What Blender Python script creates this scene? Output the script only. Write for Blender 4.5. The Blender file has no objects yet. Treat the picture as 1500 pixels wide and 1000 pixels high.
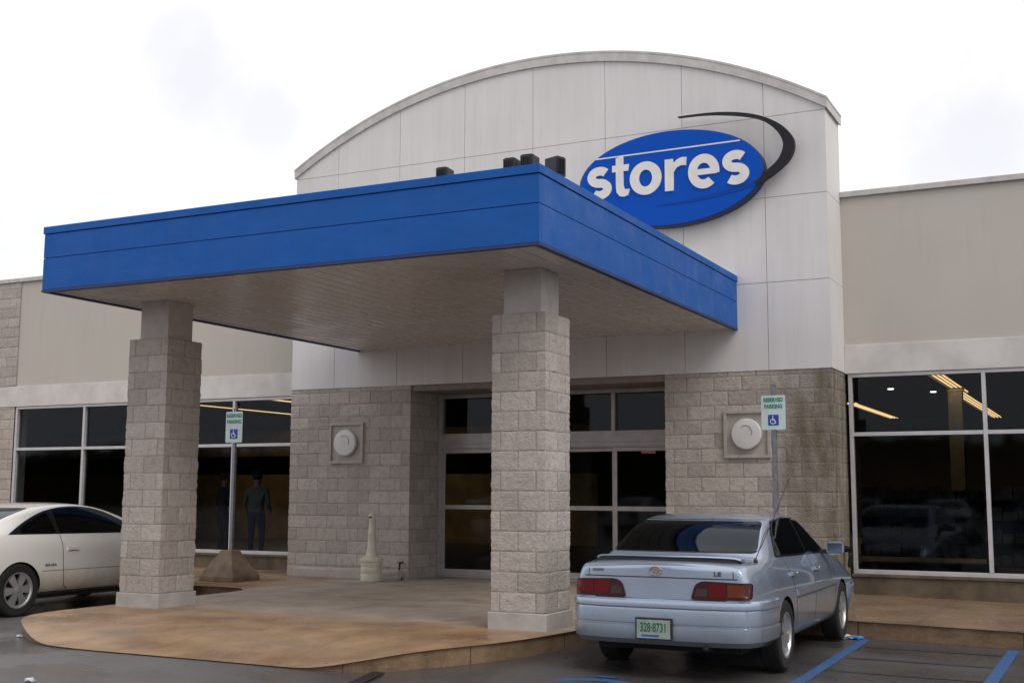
import bpy, bmesh, math, random
from math import radians as R, pi, sin, cos, sqrt
from mathutils import Vector, Matrix, noise
from mathutils.bvhtree import BVHTree
from mathutils.geometry import delaunay_2d_cdt
random.seed(7)
scn = bpy.context.scene
COL = scn.collection

# ------------------------------------------------------------------ camera
cam_d = bpy.data.cameras.new('camera'); cam = bpy.data.objects.new('camera', cam_d); COL.objects.link(cam)
F, YAW, PIT, ROL = 1779.58, R(26.506), R(7.132), R(0.226)
fw = Vector((-sin(YAW)*cos(PIT), cos(YAW)*cos(PIT), sin(PIT)))
rt = Vector((cos(YAW), sin(YAW), 0)); up = rt.cross(fw)
r2 = rt*cos(ROL)+up*sin(ROL); u2 = up*cos(ROL)-rt*sin(ROL)
M = Matrix((r2, u2, -fw)).transposed().to_4x4(); M.translation = (5.204, -16.785, 1.357)
cam.matrix_world = M
cam_d.sensor_fit = 'HORIZONTAL'; cam_d.sensor_width = 36; cam_d.lens = F/1500*36
cam_d.clip_start = .1; cam_d.clip_end = 3000
scn.camera = cam

# ------------------------------------------------------------------ world, sun, exposure
W = bpy.data.worlds.new('World'); scn.world = W; W.use_nodes = True
nt = W.node_tree; nt.nodes.clear()
def wn(t, **k):
    n = nt.nodes.new(t)
    for a, b in k.items(): setattr(n, a, b)
    return n
SUN_EL, SUN_AZ = R(48), R(118)        # azimuth clockwise from +y
sky = wn('ShaderNodeTexSky', sky_type='NISHITA', sun_disc=False, sun_elevation=SUN_EL, sun_rotation=SUN_AZ)
b1 = wn('ShaderNodeBackground'); b1.inputs[1].default_value = .15; nt.links.new(sky.outputs[0], b1.inputs[0])
b2 = wn('ShaderNodeBackground'); b2.inputs[0].default_value = (1.0, .982, .99, 1); b2.inputs[1].default_value = 1.08
tc = wn('ShaderNodeTexCoord')
nz = wn('ShaderNodeTexNoise'); nz.inputs['Scale'].default_value = 16; nz.inputs['Detail'].default_value = 6
nt.links.new(tc.outputs['Generated'], nz.inputs['Vector'])
acc = None
for d, rad, amt in [((-.642,.690,.345),.045,.17), ((-.628,.708,.322),.05,.21), ((-.610,.728,.310),.035,.17), ((-.590,.750,.298),.035,.19), ((-.075,.959,.272),.07,.22), ((-.115,.959,.252),.05,.2),
                    ((-.73,.655,.18),.10,.2), ((.5,.3,.8),.3,.4), ((-.3,-.7,.62),.35,.4), ((.7,-.6,.45),.3,.3)]:
    v = wn('ShaderNodeVectorMath', operation='DISTANCE'); v.inputs[1].default_value = Vector(d).normalized(); nt.links.new(tc.outputs['Generated'], v.inputs[0])
    ad = wn('ShaderNodeMath', operation='MULTIPLY_ADD'); nt.links.new(nz.outputs['Fac'], ad.inputs[0]); ad.inputs[1].default_value = rad*2.4; ad.inputs[2].default_value = -rad*1.2
    sm = wn('ShaderNodeMath', operation='ADD'); nt.links.new(v.outputs['Value'], sm.inputs[0]); nt.links.new(ad.outputs[0], sm.inputs[1])
    mr = wn('ShaderNodeMapRange', interpolation_type='SMOOTHSTEP'); nt.links.new(sm.outputs[0], mr.inputs['Value'])
    mr.inputs['From Min'].default_value = 0; mr.inputs['From Max'].default_value = rad*1.35; mr.inputs['To Min'].default_value = amt; mr.inputs['To Max'].default_value = 0
    if acc is None: acc = mr.outputs[0]
    else:
        mx = wn('ShaderNodeMath', operation='MAXIMUM'); nt.links.new(acc, mx.inputs[0]); nt.links.new(mr.outputs[0], mx.inputs[1]); acc = mx.outputs[0]
mixw = wn('ShaderNodeMixShader'); nt.links.new(acc, mixw.inputs[0]); nt.links.new(b2.outputs[0], mixw.inputs[1]); nt.links.new(b1.outputs[0], mixw.inputs[2])
out = wn('ShaderNodeOutputWorld'); nt.links.new(mixw.outputs[0], out.inputs[0])
sl = bpy.data.lights.new('sun', 'SUN'); sl.energy = 1.5; sl.angle = R(32); sl.color = (1, .95, .88)
so = bpy.data.objects.new('sun', sl); COL.objects.link(so)
sd = Vector((cos(SUN_EL)*sin(SUN_AZ), cos(SUN_EL)*cos(SUN_AZ), sin(SUN_EL)))
so.rotation_euler = sd.to_track_quat('Z', 'Y').to_euler(); so.location = (20, -20, 30)
scn.view_settings.view_transform = 'Standard'; scn.view_settings.look = 'None'; scn.view_settings.exposure = 0; scn.view_settings.gamma = 1
scn.render.engine = 'CYCLES'; scn.cycles.max_bounces = 8; scn.cycles.use_denoising = True

# ------------------------------------------------------------------ materials
class Mat:
    def __init__(s, name, base=(.5,.5,.5), rough=.6, metal=0, coat=0, spec=.5):
        s.m = bpy.data.materials.new(name); s.m.use_nodes = True; s.t = s.m.node_tree
        s.b = s.t.nodes['Principled BSDF']; s.b.inputs['Base Color'].default_value = (*base, 1)
        s.b.inputs['Roughness'].default_value = rough; s.b.inputs['Metallic'].default_value = metal
        s.b.inputs['Coat Weight'].default_value = coat; s.b.inputs['Coat Roughness'].default_value = .04; s.b.inputs['Specular IOR Level'].default_value = spec
        s.tc = None; s.col = None; s.base = base
    def n(s, t, **k):
        n = s.t.nodes.new(t)
        for a, b in k.items(): setattr(n, a, b)
        return n
    def l(s, a, b): s.t.links.new(a, b)
    def co(s):
        if s.tc is None: s.tc = s.n('ShaderNodeTexCoord')
        return s.tc.outputs['Object']
    def mapped(s, sc=(1,1,1)):
        mp = s.n('ShaderNodeMapping'); mp.inputs['Scale'].default_value = sc; s.l(s.co(), mp.inputs['Vector']); return mp.outputs[0]
    def noise(s, scale, detail=4, sc=(1,1,1), rough=.55):
        n = s.n('ShaderNodeTexNoise'); n.inputs['Scale'].default_value = scale; n.inputs['Detail'].default_value = detail; n.inputs['Roughness'].default_value = rough
        s.l(s.mapped(sc), n.inputs['Vector']); return n.outputs['Fac']
    def rng(s, v, a, b, c=0, d=1, smooth=False):
        m = s.n('ShaderNodeMapRange'); 
        if smooth: m.interpolation_type = 'SMOOTHSTEP'
        s.l(v, m.inputs['Value'])
        for k, x in zip(('From Min','From Max','To Min','To Max'), (a,b,c,d)): m.inputs[k].default_value = x
        return m.outputs[0]
    def math(s, op, a, b=None):
        m = s.n('ShaderNodeMath', operation=op)
        for i, x in enumerate((a, b)):
            if x is None: continue
            if isinstance(x, (int, float)): m.inputs[i].default_value = x
            else: s.l(x, m.inputs[i])
        return m.outputs[0]
    def axis(s, k):
        sp = s.n('ShaderNodeSeparateXYZ'); s.l(s.co(), sp.inputs[0]); return sp.outputs[k]
    def mix(s, fac, c2, c1=None):
        m = s.n('ShaderNodeMix', data_type='RGBA'); s.l(fac, m.inputs[0])
        c1 = c1 or s.col
        if c1 is None: m.inputs[6].default_value = (*s.base, 1)
        elif isinstance(c1, tuple): m.inputs[6].default_value = (*c1, 1)
        else: s.l(c1, m.inputs[6])
        if isinstance(c2, tuple): m.inputs[7].default_value = (*c2, 1)
        else: s.l(c2, m.inputs[7])
        s.col = m.outputs[2]; s.l(s.col, s.b.inputs['Base Color']); return s
    def rough(s, v): s.l(v, s.b.inputs['Roughness']); return s
    def bump(s, h, strength=.3, dist=.01):
        b = s.n('ShaderNodeBump'); b.inputs['Strength'].default_value = strength; b.inputs['Distance'].default_value = dist
        s.l(h, b.inputs['Height']); s.l(b.outputs[0], s.b.inputs['Normal']); return s

def simple(name, base, rough=.6, metal=0, coat=0, var=.12, scale=6, bump=0):
    m = Mat(name, base, rough, metal, coat)
    nz = m.noise(scale, 5)
    m.mix(m.rng(nz, .35, .7), tuple(max(0, c*(1-var*2)) for c in base), tuple(min(1, c*(1+var*.5)) for c in base))
    if bump: m.bump(m.noise(scale*25, 3), bump, .004)
    return m.m

def mk_masonry():
    m = Mat('split_face_block', (.40,.345,.315), .9)
    at = m.n('ShaderNodeAttribute', attribute_name='tone')
    m.mix(m.rng(at.outputs['Fac'], 0, 1), (.325,.29,.265), (.465,.42,.388))
    m.mix(m.rng(m.noise(14, 6), .45, .75, 0, .5), (.22,.19,.175))
    m.mix(m.rng(m.noise(55, 4), .5, .75, 0, .35), (.55,.49,.45))
    # weather stains near the outer right corner of the building
    x = m.axis(0)
    st = m.math('MULTIPLY', m.rng(m.math('ADD', x, m.math('MULTIPLY', m.noise(1.6, 5, (1,1,.35)), 1.3)), 4.0, 5.1, 0, 1, True), m.rng(m.noise(5, 5, (1,1,.25)), .3, .6, .35, .95))
    m.mix(st, (.115,.098,.062))
    at2 = m.n('ShaderNodeAttribute', attribute_name='joint')
    m.mix(m.math('MULTIPLY', at2.outputs['Fac'], .7), (.16,.13,.115))
    vo = m.n('ShaderNodeTexVoronoi', feature='F1'); vo.inputs['Scale'].default_value = 26; m.l(m.mapped((1,1,1.5)), vo.inputs['Vector'])
    hh = m.math('ADD', m.noise(38, 8, rough=.7), m.math('MULTIPLY', vo.outputs['Distance'], .8)); m.bump(hh, .5, .012); return m.m
def mk_panel():
    m = Mat('white_wall_panel', (.66,.645,.65), .7)
    m.mix(m.rng(m.noise(5, 6, (1,1,.07)), .42, .75, 0, .4), (.54,.515,.505))
    m.mix(m.rng(m.noise(1.1, 4), .4, .7, 0, .35), (.57,.54,.54))
    m.mix(m.rng(m.noise(26, 4, (1,1,.04)), .55, .8, 0, .25), (.42,.39,.365))
    m.bump(m.noise(120, 3), .12, .003); return m.m
def mk_stucco():
    m = Mat('beige_stucco', (.485,.455,.415), .85)
    m.mix(m.rng(m.noise(1.2, 5, (1,1,.5)), .35, .7, 0, .5), (.44,.408,.37))
    m.mix(m.rng(m.noise(9, 5, (1,1,.08)), .55, .8, 0, .3), (.37,.35,.32))
    m.bump(m.noise(160, 3), .25, .004); return m.m
def mk_concrete_pad():
    m = Mat('stained_concrete', (.35,.30,.255), .7)
    y = m.axis(1); x = m.axis(0)
    big = m.noise(.9, 5)
    m.mix(m.rng(m.noise(2.2, 6), .35, .7), (.285,.232,.188), (.41,.345,.29))
    edge = m.math('ADD', m.math('ADD', y, m.math('MULTIPLY', x, .03)), m.math('MULTIPLY', m.noise(1.3, 6), 1.6))
    rain = m.rng(edge, -5.3, -4.2, 1, 0, True)                       # rain line under the canopy edge
    left = m.rng(m.math('ADD', x, m.math('MULTIPLY', big, 1.4)), -5.9, -5.0, 1, 0, True)
    right = m.rng(m.math('SUBTRACT', x, m.math('MULTIPLY', big, .8)), .0, .4, 0, 1, True)
    wet = m.math('MINIMUM', m.math('MAXIMUM', rain, m.math('MAXIMUM', left, right)), 1)
    wc = m.n('ShaderNodeMix', data_type='RGBA'); m.l(m.rng(m.noise(1.5, 6), .35, .68), wc.inputs[0])
    wc.inputs[6].default_value = (.19,.102,.046,1); wc.inputs[7].default_value = (.38,.24,.13,1)
    m.mix(m.math('MULTIPLY', wet, m.rng(m.noise(2.6, 4), .2, .5, .75, 1)), wc.outputs[2])
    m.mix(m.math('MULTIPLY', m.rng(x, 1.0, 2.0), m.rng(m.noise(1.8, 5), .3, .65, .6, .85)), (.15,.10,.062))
    # small damp spots on the dry part
    m.mix(m.rng(m.noise(1.7, 5, (.8,1.2,1)), .56, .72, 0, .55, True), (.15,.115,.09))
    m.mix(m.rng(m.noise(45, 5), .48, .75, 0, .4), (.16,.11,.075)); m.mix(m.rng(m.noise(150, 3), .5, .75, 0, .35), (.52,.45,.37)); m.mix(m.rng(m.noise(4.5, 6), .56, .74, 0, .35), (.15,.095,.055))
    br = m.n('ShaderNodeTexBrick'); br.offset = 0; m.l(m.mapped((1,1,1)), br.inputs['Vector'])
    br.inputs['Scale'].default_value = 1; br.inputs['Brick Width'].default_value = 1.56; br.inputs['Row Height'].default_value = 2.72; br.inputs['Mortar Size'].default_value = .007; br.inputs['Mortar Smooth'].default_value = .3
    m.mix(m.math('MULTIPLY', br.outputs['Fac'], .65), (.09,.065,.045))
    m.rough(m.rng(m.math('MULTIPLY', wet, m.rng(m.noise(1.3, 4), .3, .6, .35, 1)), 0, 1, .8, .24))
    h = m.math('SUBTRACT', m.math('MULTIPLY', m.noise(70, 5), .3), br.outputs['Fac']); m.bump(h, .35, .006); return m.m
def mk_kerb():
    m = Mat('kerb_concrete', (.21,.135,.075), .75)
    m.mix(m.rng(m.noise(3, 6), .35, .7), (.13,.08,.045), (.25,.165,.095))
    m.mix(m.rng(m.noise(40, 4), .5, .8, 0, .4), (.36,.28,.2)); q = m.math('FRACT', m.math('DIVIDE', m.math('ADD', m.math('ADD', m.axis(0), m.axis(1)), .25), 1.7)); m.mix(m.rng(q, .006, .012, .9, 0), (.03,.02,.012)); m.mix(m.rng(m.noise(6, 5, (1,1,4)), .5, .75, 0, .5), (.07,.045,.028)); m.bump(m.noise(50, 5), .5, .008); return m.m
def mk_asphalt():
    m = Mat('wet_asphalt', (.05,.05,.05), .6)
    m.mix(m.rng(m.noise(.5, 6), .3, .7), (.085,.080,.083), (.135,.127,.132))
    x = m.axis(0); m.mix(m.math('MULTIPLY', m.rng(m.math('ADD', x, m.math('MULTIPLY', m.noise(.9, 5), 2.5)), -.2, 2.0, 0, 1, True), .85), (.052,.049,.049))  # darker to the right: wetness plus shade of car and building painted in
    m.mix(m.rng(m.noise(120, 3), .55, .75, 0, .5), (.15,.14,.13))
    m.mix(m.rng(m.noise(260, 2), .5, .7, 0, .35), (.018,.018,.018))
    m.mix(m.rng(m.noise(2.4, 5, (1,2.5,1)), .55, .75, 0, .35), (.10,.075,.05))
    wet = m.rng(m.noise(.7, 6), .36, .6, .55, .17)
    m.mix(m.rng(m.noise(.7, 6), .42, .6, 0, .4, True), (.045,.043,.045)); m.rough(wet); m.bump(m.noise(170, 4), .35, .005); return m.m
def mk_paint_line():
    m = Mat('worn_blue_paint', (.012,.10,.33), .6)
    m.mix(m.rng(m.noise(30, 7), .42, .62, 0, .9), (.05,.055,.06)); m.mix(m.rng(m.noise(5, 4), .45, .7, 0, .45), (.03,.06,.12)); m.bump(m.noise(150, 3), .4, .004); return m.m
def mk_faded():
    m = Mat('faded_blue_paint', (.05,.047,.047), .3)
    m.mix(m.rng(m.noise(9, 6), .4, .62, 0, .7), (.022,.05,.11)); m.mix(m.rng(m.noise(60, 5), .45, .6, 0, .8), (.045,.042,.042)); m.bump(m.noise(170, 4), .35, .005); return m.m
def mk_fascia():
    m = Mat('blue_metal_panel', (.004,.090,.375), .5, 0, 0, .22)
    m.mix(m.rng(m.noise(1.2, 5, (1,1,.6)), .35, .7, 0, .5), (.004,.075,.305)); m.mix(m.rng(m.noise(16, 4, (1,1,.05)), .5, .8, 0, .3), (.006,.105,.43)); m.mix(m.rng(m.noise(30, 4, (1,1,.03)), .58, .78, 0, .35), (.02,.11,.36)); m.rough(m.rng(m.noise(3, 4), .3, .7, .36, .6)); m.bump(m.noise(1.6, 3, (1,1,1.6)), .5, .03); return m.m
def mk_soffit():
    m = Mat('soffit_metal', (.58,.54,.51), .22)
    m.mix(m.rng(m.noise(1.2, 5), .35, .7, 0, .6), (.52,.485,.46)); m.mix(m.rng(m.noise(7, 4, (4,.3,1)), .5, .8, 0, .4), (.36,.31,.275)); m.rough(m.rng(m.noise(2, 4), .3, .7, .2, .36)); return m.m
def mk_glass(name, tint, rough=0, ior=1.5, gloss=1.0):
    m = bpy.data.materials.new(name); m.use_nodes = True; t = m.node_tree; t.nodes.clear()
    N = lambda k, **a: t.nodes.new(k)
    tr = N('ShaderNodeBsdfTransparent'); tr.inputs[0].default_value = (*tint, 1)
    gl = N('ShaderNodeBsdfGlossy'); gl.inputs['Roughness'].default_value = rough; gl.inputs['Color'].default_value = (.82,.90,1,1)
    fr = N('ShaderNodeFresnel'); fr.inputs[0].default_value = ior
    ge = N('ShaderNodeNewGeometry'); iv = N('ShaderNodeMath'); iv.operation = 'SUBTRACT'; iv.inputs[0].default_value = 1; t.links.new(ge.outputs['Backfacing'], iv.inputs[1])
    mu = N('ShaderNodeMath'); mu.operation = 'MULTIPLY'; t.links.new(fr.outputs[0], mu.inputs[0]); t.links.new(iv.outputs[0], mu.inputs[1])
    mu2 = N('ShaderNodeMath'); mu2.operation = 'MULTIPLY'; t.links.new(mu.outputs[0], mu2.inputs[0]); mu2.inputs[1].default_value = gloss
    nz = N('ShaderNodeTexNoise'); nz.inputs['Scale'].default_value = .7; tcn = N('ShaderNodeTexCoord'); t.links.new(tcn.outputs['Object'], nz.inputs['Vector'])
    bp = N('ShaderNodeBump'); bp.inputs['Strength'].default_value = .03; bp.inputs['Distance'].default_value = .02; t.links.new(nz.outputs['Fac'], bp.inputs['Height']); t.links.new(bp.outputs[0], gl.inputs['Normal'])
    mx = N('ShaderNodeMixShader'); t.links.new(mu2.outputs[0], mx.inputs[0]); t.links.new(tr.outputs[0], mx.inputs[1]); t.links.new(gl.outputs[0], mx.inputs[2])
    o = N('ShaderNodeOutputMaterial'); t.links.new(mx.outputs[0], o.inputs[0]); return m
def mk_emit(name, col, s):
    m = bpy.data.materials.new(name); m.use_nodes = True; b = m.node_tree.nodes['Principled BSDF']
    b.inputs['Base Color'].default_value = (.6,.6,.6,1); b.inputs['Emission Color'].default_value = (*col, 1); b.inputs['Emission Strength'].default_value = s; return m
def mk_carpaint(name, base, metal, rough, dirt_reflection, amt=.5):
    m = Mat(name, base, rough, metal, 1.0)
    fl = m.noise(900, 1); m.mix(m.rng(fl, .4, .7, 0, .35), tuple(c*.75 for c in base))
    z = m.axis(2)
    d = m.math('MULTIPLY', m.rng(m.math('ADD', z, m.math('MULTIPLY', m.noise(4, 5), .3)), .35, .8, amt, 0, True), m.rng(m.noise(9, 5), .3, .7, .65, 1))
    m.mix(d, dirt_reflection)  # lower tint: road grime, and on white paint the ground's reflection painted in
    m.rough(m.rng(m.noise(6, 5), .3, .75, rough*.9, rough*1.25)); return m.m

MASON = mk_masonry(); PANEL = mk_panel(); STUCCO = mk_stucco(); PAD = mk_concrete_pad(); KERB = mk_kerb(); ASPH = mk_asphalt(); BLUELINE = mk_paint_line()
FASCIA = mk_fascia(); SOFFIT = mk_soffit()
GLASS = mk_glass('tinted_store_glass', (.46,.50,.52), .035, 1.5, .42); CARGLASS = mk_glass('tinted_car_glass', (.13,.16,.155), .035, 1.5, .75)
NECK = simple('column_stucco', (.50,.46,.44), .8, var=.08, bump=.15)
CONC = simple('pale_concrete', (.43,.40,.38), .8, var=.12, scale=4, bump=.3)
CONCB = simple('brown_concrete', (.12,.09,.06), .8, var=.3, scale=3, bump=.3)
BACK = simple('joint_sealant', (.20,.175,.165), .9)
BAND = simple('white_lintel', (.60,.575,.56), .75, var=.1, scale=2, bump=.1)
ALU = simple('window_aluminium', (.55,.54,.56), .4, .35, var=.06)
ALUD = simple('door_aluminium', (.42,.40,.40), .45, .3, var=.08)
COPING = simple('metal_coping', (.52,.50,.49), .5, .1, var=.1)
DARKBLUE = simple('blue_edge_trim', (.006,.03,.14), .5)
SIGNBLUE = Mat('sign_blue_face', (.001,.072,.45), .5, 0, 0, .12).m; TAILBLUE = Mat('sign_tail_blue', (.001,.05,.32), .5, 0, 0, .15).m
SIGNWHITE = simple('sign_white_letters', (.72,.70,.70), .45, var=.04)
SIGNBLACK = Mat('sign_black_swoosh', (.012,.013,.018), .5, 0, 0, .25).m
BLACK = simple('black_plastic', (.016,.016,.018), .5)
RUBBER = simple('tyre_rubber', (.010,.010,.010), .9, bump=.3); GLOSSBLK = Mat('gloss_black_trim', (.006,.007,.008), .12).m
BOXBLK = simple('floodlight_black', (.02,.024,.03), .55)
CREAM = simple('cream_plastic', (.58,.55,.44), .5, var=.1, scale=5)
VENTW = simple('vent_white', (.64,.62,.62), .45, var=.04)
VENTB = simple('vent_panel_beige', (.40,.365,.335), .7, var=.08)
GALV = simple('galvanised_post', (.24,.255,.28), .5, .5, var=.15, scale=14)
SIGNPLATE = simple('sign_plate_white', (.55,.66,.66), .5, var=.05)
SGREEN = simple('sign_green', (.05,.25,.16), .5); SBLUE = simple('sign_blue', (.01,.055,.33), .5, var=.05)
WHITEPAINT = simple('white_paint', (.72,.74,.78), .5, var=.03)
PYR = simple('pyramid_concrete', (.23,.17,.12), .85, var=.2, scale=5, bump=.4)
INFLOOR = simple('store_floor', (.10,.085,.07), .5); INWALL = simple('store_wall', (.5,.33,.14), .8, var=.3, scale=.8); INCEIL = simple('store_ceiling', (.06,.06,.065), .9)
LITE = mk_emit('lit_fluorescent', (1,.62,.28), 2.2); SPOT = mk_emit('lit_spot', (1,.9,.75), 6)
TAR = simple('tar_patch', (.012,.011,.011), .5)
PAPER = simple('litter_paper', (.55,.60,.66), .7); PAPERB = simple('litter_blue_print', (.05,.2,.55), .6)
CHROME = simple('chrome', (.75,.75,.78), .15, 1, var=.03)
RIM = simple('alloy_rim', (.55,.56,.58), .32, .8, var=.08)
LENSR = Mat('red_lens', (.11,.002,.006), .25, 0, .15, .3).m; LENSD = simple('dark_red_lens', (.04,.005,.007), .25, var=.2, scale=40); LENSA = simple('amber_lens', (.13,.026,.008), .2, var=.1, scale=30); LENSC = simple('smoked_clear_lens', (.05,.03,.03), .25)
PLATEM = simple('plate_white', (.27,.34,.30), .5); PLATEG = simple('plate_green_ink', (.02,.10,.06), .5); PLATEB = simple('plate_blue_ink', (.03,.08,.35), .5)
GOLD = simple('badge_gold', (.42,.30,.22), .3, .7); LTTEXT = simple('badge_light_grey', (.16,.16,.19), .4, .3); DKTEXT = simple('badge_grey', (.07,.07,.09), .4, .3)
PAINTB = mk_carpaint('silver_blue_paint', (.355,.425,.545), .6, .29, (.16,.15,.14))
PAINTW = mk_carpaint('pearl_white_paint', (.76,.745,.715), .15, .3, (.36,.27,.16), .95)  # tan lower body: cladding plus pavement reflection put into the colour
WOODS = simple('woods_foliage', (.028,.036,.018), .9, var=.4, scale=.5)
FABG = simple('shirt_grey_green', (.13,.15,.13), .9); FABD = simple('dark_cloth', (.02,.022,.03), .9); SKIN = simple('skin', (.30,.17,.12), .6); HAIR = simple('dark_hair', (.015,.011,.009), .7); FABB = simple('blue_jeans', (.018,.03,.07), .9)
IRON = simple('black_iron', (.012,.012,.013), .5, .4)

# ------------------------------------------------------------------ builders
def tag(o, label=None, cat=None, group=None, kind=None):
    if label: o['label'] = label
    if cat: o['category'] = cat
    if group: o['group'] = group
    if kind: o['kind'] = kind
    return o
def thing(name, label, cat, loc=(0,0,0), rz=0, group=None):
    o = bpy.data.objects.new(name, None); COL.objects.link(o); o.empty_display_size = .2
    o.location = loc; o.rotation_euler = (0,0,rz); return tag(o, label, cat, group)
def root_inv(p):
    while p.parent: p = p.parent
    return (Matrix.Translation(p.location) @ Matrix.Rotation(p.rotation_euler.z, 4, 'Z')).inverted()
def link(name, me, mat, parent=None, local=True, smooth=False):
    me.name = name; o = bpy.data.objects.new(name, me); COL.objects.link(o)
    if mat and not me.materials:
        for k in (mat if isinstance(mat, (list, tuple)) else [mat]): me.materials.append(k)
    if parent:
        o.parent = parent
        if not local: me.transform(root_inv(parent))
    if smooth: 
        me.polygons.foreach_set('use_smooth', [True]*len(me.polygons))
        if isinstance(smooth, (int, float)) and smooth is not True: me.set_sharp_from_angle(angle=R(smooth))
    return o
class MB:
    def __init__(s): s.v = []; s.f = []; s.mi = []
    def add(s, vs, fs, mi=0):
        b = len(s.v); s.v += [tuple(v) for v in vs]; s.f += [tuple(b+i for i in f) for f in fs]; s.mi += [mi]*len(fs); return s
    def box(s, x0, x1, y0, y1, z0, z1, mi=0):
        return s.add([(x,y,z) for z in (z0,z1) for y in (y0,y1) for x in (x0,x1)], [(0,2,3,1),(4,5,7,6),(0,1,5,4),(2,6,7,3),(0,4,6,2),(1,3,7,5)], mi)
    def prism(s, pts, fn, a, b, mi=0):
        """2D outline pts, fn(u,v,w)->xyz, w from a to b"""
        n = len(pts); vs = [fn(u,v,a) for u,v in pts]+[fn(u,v,b) for u,v in pts]
        return s.add(vs, [tuple(range(n))[::-1], tuple(range(n,2*n))]+[(i,(i+1)%n,n+(i+1)%n,n+i) for i in range(n)], mi)
    def lathe(s, prof, c=(0,0,0), axis='z', n=32, mi=0, caps=True):
        vs = []; c = Vector(c)
        for r, h in prof:
            for i in range(n):
                a = 2*pi*i/n
                p = {'z': (r*cos(a), r*sin(a), h), 'x': (h, r*cos(a), r*sin(a)), 'y': (r*sin(a), h, r*cos(a))}[axis]
                vs.append(Vector(p)+c)
        fs = [(k*n+i, k*n+(i+1)%n, (k+1)*n+(i+1)%n, (k+1)*n+i) for k in range(len(prof)-1) for i in range(n)]
        if caps: fs += [tuple(range(n))[::-1], tuple((len(prof)-1)*n+i for i in range(n))]
        return s.add(vs, fs, mi)
    def tube(s, pts, r, n=8, mi=0):
        pts = [Vector(p) for p in pts]; vs = []
        for i, p in enumerate(pts):
            d = (pts[min(i+1,len(pts)-1)]-pts[max(i-1,0)]).normalized()
            a = d.orthogonal().normalized() if i == 0 else (a-d*a.dot(d)).normalized(); b = d.cross(a)
            rr = r[i] if isinstance(r, (list,tuple)) else r
            vs += [p+(a*cos(2*pi*k/n)+b*sin(2*pi*k/n))*rr for k in range(n)]
        m = len(pts)
        return s.add(vs, [(i*n+k, i*n+(k+1)%n, (i+1)*n+(k+1)%n, (i+1)*n+k) for i in range(m-1) for k in range(n)]+[tuple(range(n))[::-1], tuple((m-1)*n+k for k in range(n))], mi)
    def mesh(s, fix=True):
        me = bpy.data.meshes.new('m'); me.from_pydata(s.v, [], s.f)
        if any(s.mi): me.polygons.foreach_set('material_index', s.mi)
        if fix:
            bm = bmesh.new(); bm.from_mesh(me); bmesh.ops.recalc_face_normals(bm, faces=bm.faces); bm.to_mesh(me); bm.free()
        me.update(); return me
    def build(s, name, mat, parent=None, local=True, smooth=False, bevel=0, fix=True):
        me = s.mesh(fix)
        if bevel:
            bm = bmesh.new(); bm.from_mesh(me)
            bmesh.ops.bevel(bm, geom=[e for e in bm.edges if len(e.link_faces) == 2 and e.calc_face_angle(0) > .5], offset=bevel, segments=2, affect='EDGES', profile=.5)
            bm.to_mesh(me); bm.free()
        return link(name, me, mat, parent, local, smooth)
FR = lambda x0: (lambda u, v, w: (u, w, v))         # outline in the xz plane, depth along y
XZ = lambda u, v, w: (u, w, v)
YZ = lambda u, v, w: (w, u, v)
XY = lambda u, v, w: (u, v, w)
def catmull(pts, n=6, closed=False):
    P = [Vector(p) for p in pts]; o = []; N = len(P)
    for i in range(N if closed else N-1):
        a, b, c, d = (P[(i+k-1) % N] if closed else P[min(max(i+k-1,0),N-1)] for k in range(4))
        for t in range(n):
            t /= n; o.append(.5*((2*b)+(c-a)*t+(2*a-5*b+4*c-d)*t*t+(3*b-3*c+d-a)*t**3))
    if not closed: o.append(P[-1])
    return o
def text(name, s, size, mat, parent, M, depth=.004, offset=0, sx=1, align='CENTER'):
    c = bpy.data.curves.new('t', 'FONT'); c.body = s; c.size = size; c.extrude = depth; c.offset = offset; c.align_x = align; c.align_y = 'CENTER'; c.resolution_u = 4
    o = bpy.data.objects.new('t', c); COL.objects.link(o)
    me = bpy.data.meshes.new_from_object(o.evaluated_get(bpy.context.evaluated_depsgraph_get()))
    bpy.data.objects.remove(o); bpy.data.curves.remove(c)
    me.transform(M @ Matrix.Scale(sx, 4, (1,0,0))); me.materials.clear()
    return link(name, me, mat, parent)
RX = Matrix.Rotation(pi/2, 4, 'X')
def cdt(outline, step, jitter=0):
    P = [Vector(p) for p in outline]; n = len(P)
    x0, x1 = min(p.x for p in P), max(p.x for p in P); y0, y1 = min(p.y for p in P), max(p.y for p in P)
    def ins(q):
        c = False
        for i in range(n):
            a, b = P[i], P[i-1]
            if (a.y > q.y) != (b.y > q.y) and q.x < (b.x-a.x)*(q.y-a.y)/(b.y-a.y)+a.x: c = not c
        return c
    def dist(q):
        m = 1e9
        for i in range(n):
            a, b = P[i], P[i-1]; d = b-a; L = d.length_squared
            t = max(0, min(1, (q-a).dot(d)/L)) if L else 0; m = min(m, (q-a-d*t).length)
        return m
    V = list(P); nx = int((x1-x0)/step)+1; ny = int((y1-y0)/step)+1
    for i in range(nx+1):
        for j in range(ny+1):
            q = Vector((x0+(i+.5)*step, y0+(j+.5)*step))
            if q.x < x1 and q.y < y1 and ins(q) and dist(q) > step*.4: V.append(q)
    r = delaunay_2d_cdt(V, [(i, (i+1) % n) for i in range(n)], [], 1, 1e-6)
    return r[0], r[2]
def dense(pts, step, closed=True):
    o = []; n = len(pts)
    for i in range(n if closed else n-1):
        a = Vector(pts[i]); b = Vector(pts[(i+1) % n]); k = max(1, int((b-a).length/step))
        o += [a+(b-a)*t/k for t in range(k)]
    if not closed: o.append(Vector(pts[-1]))
    return o
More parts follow.
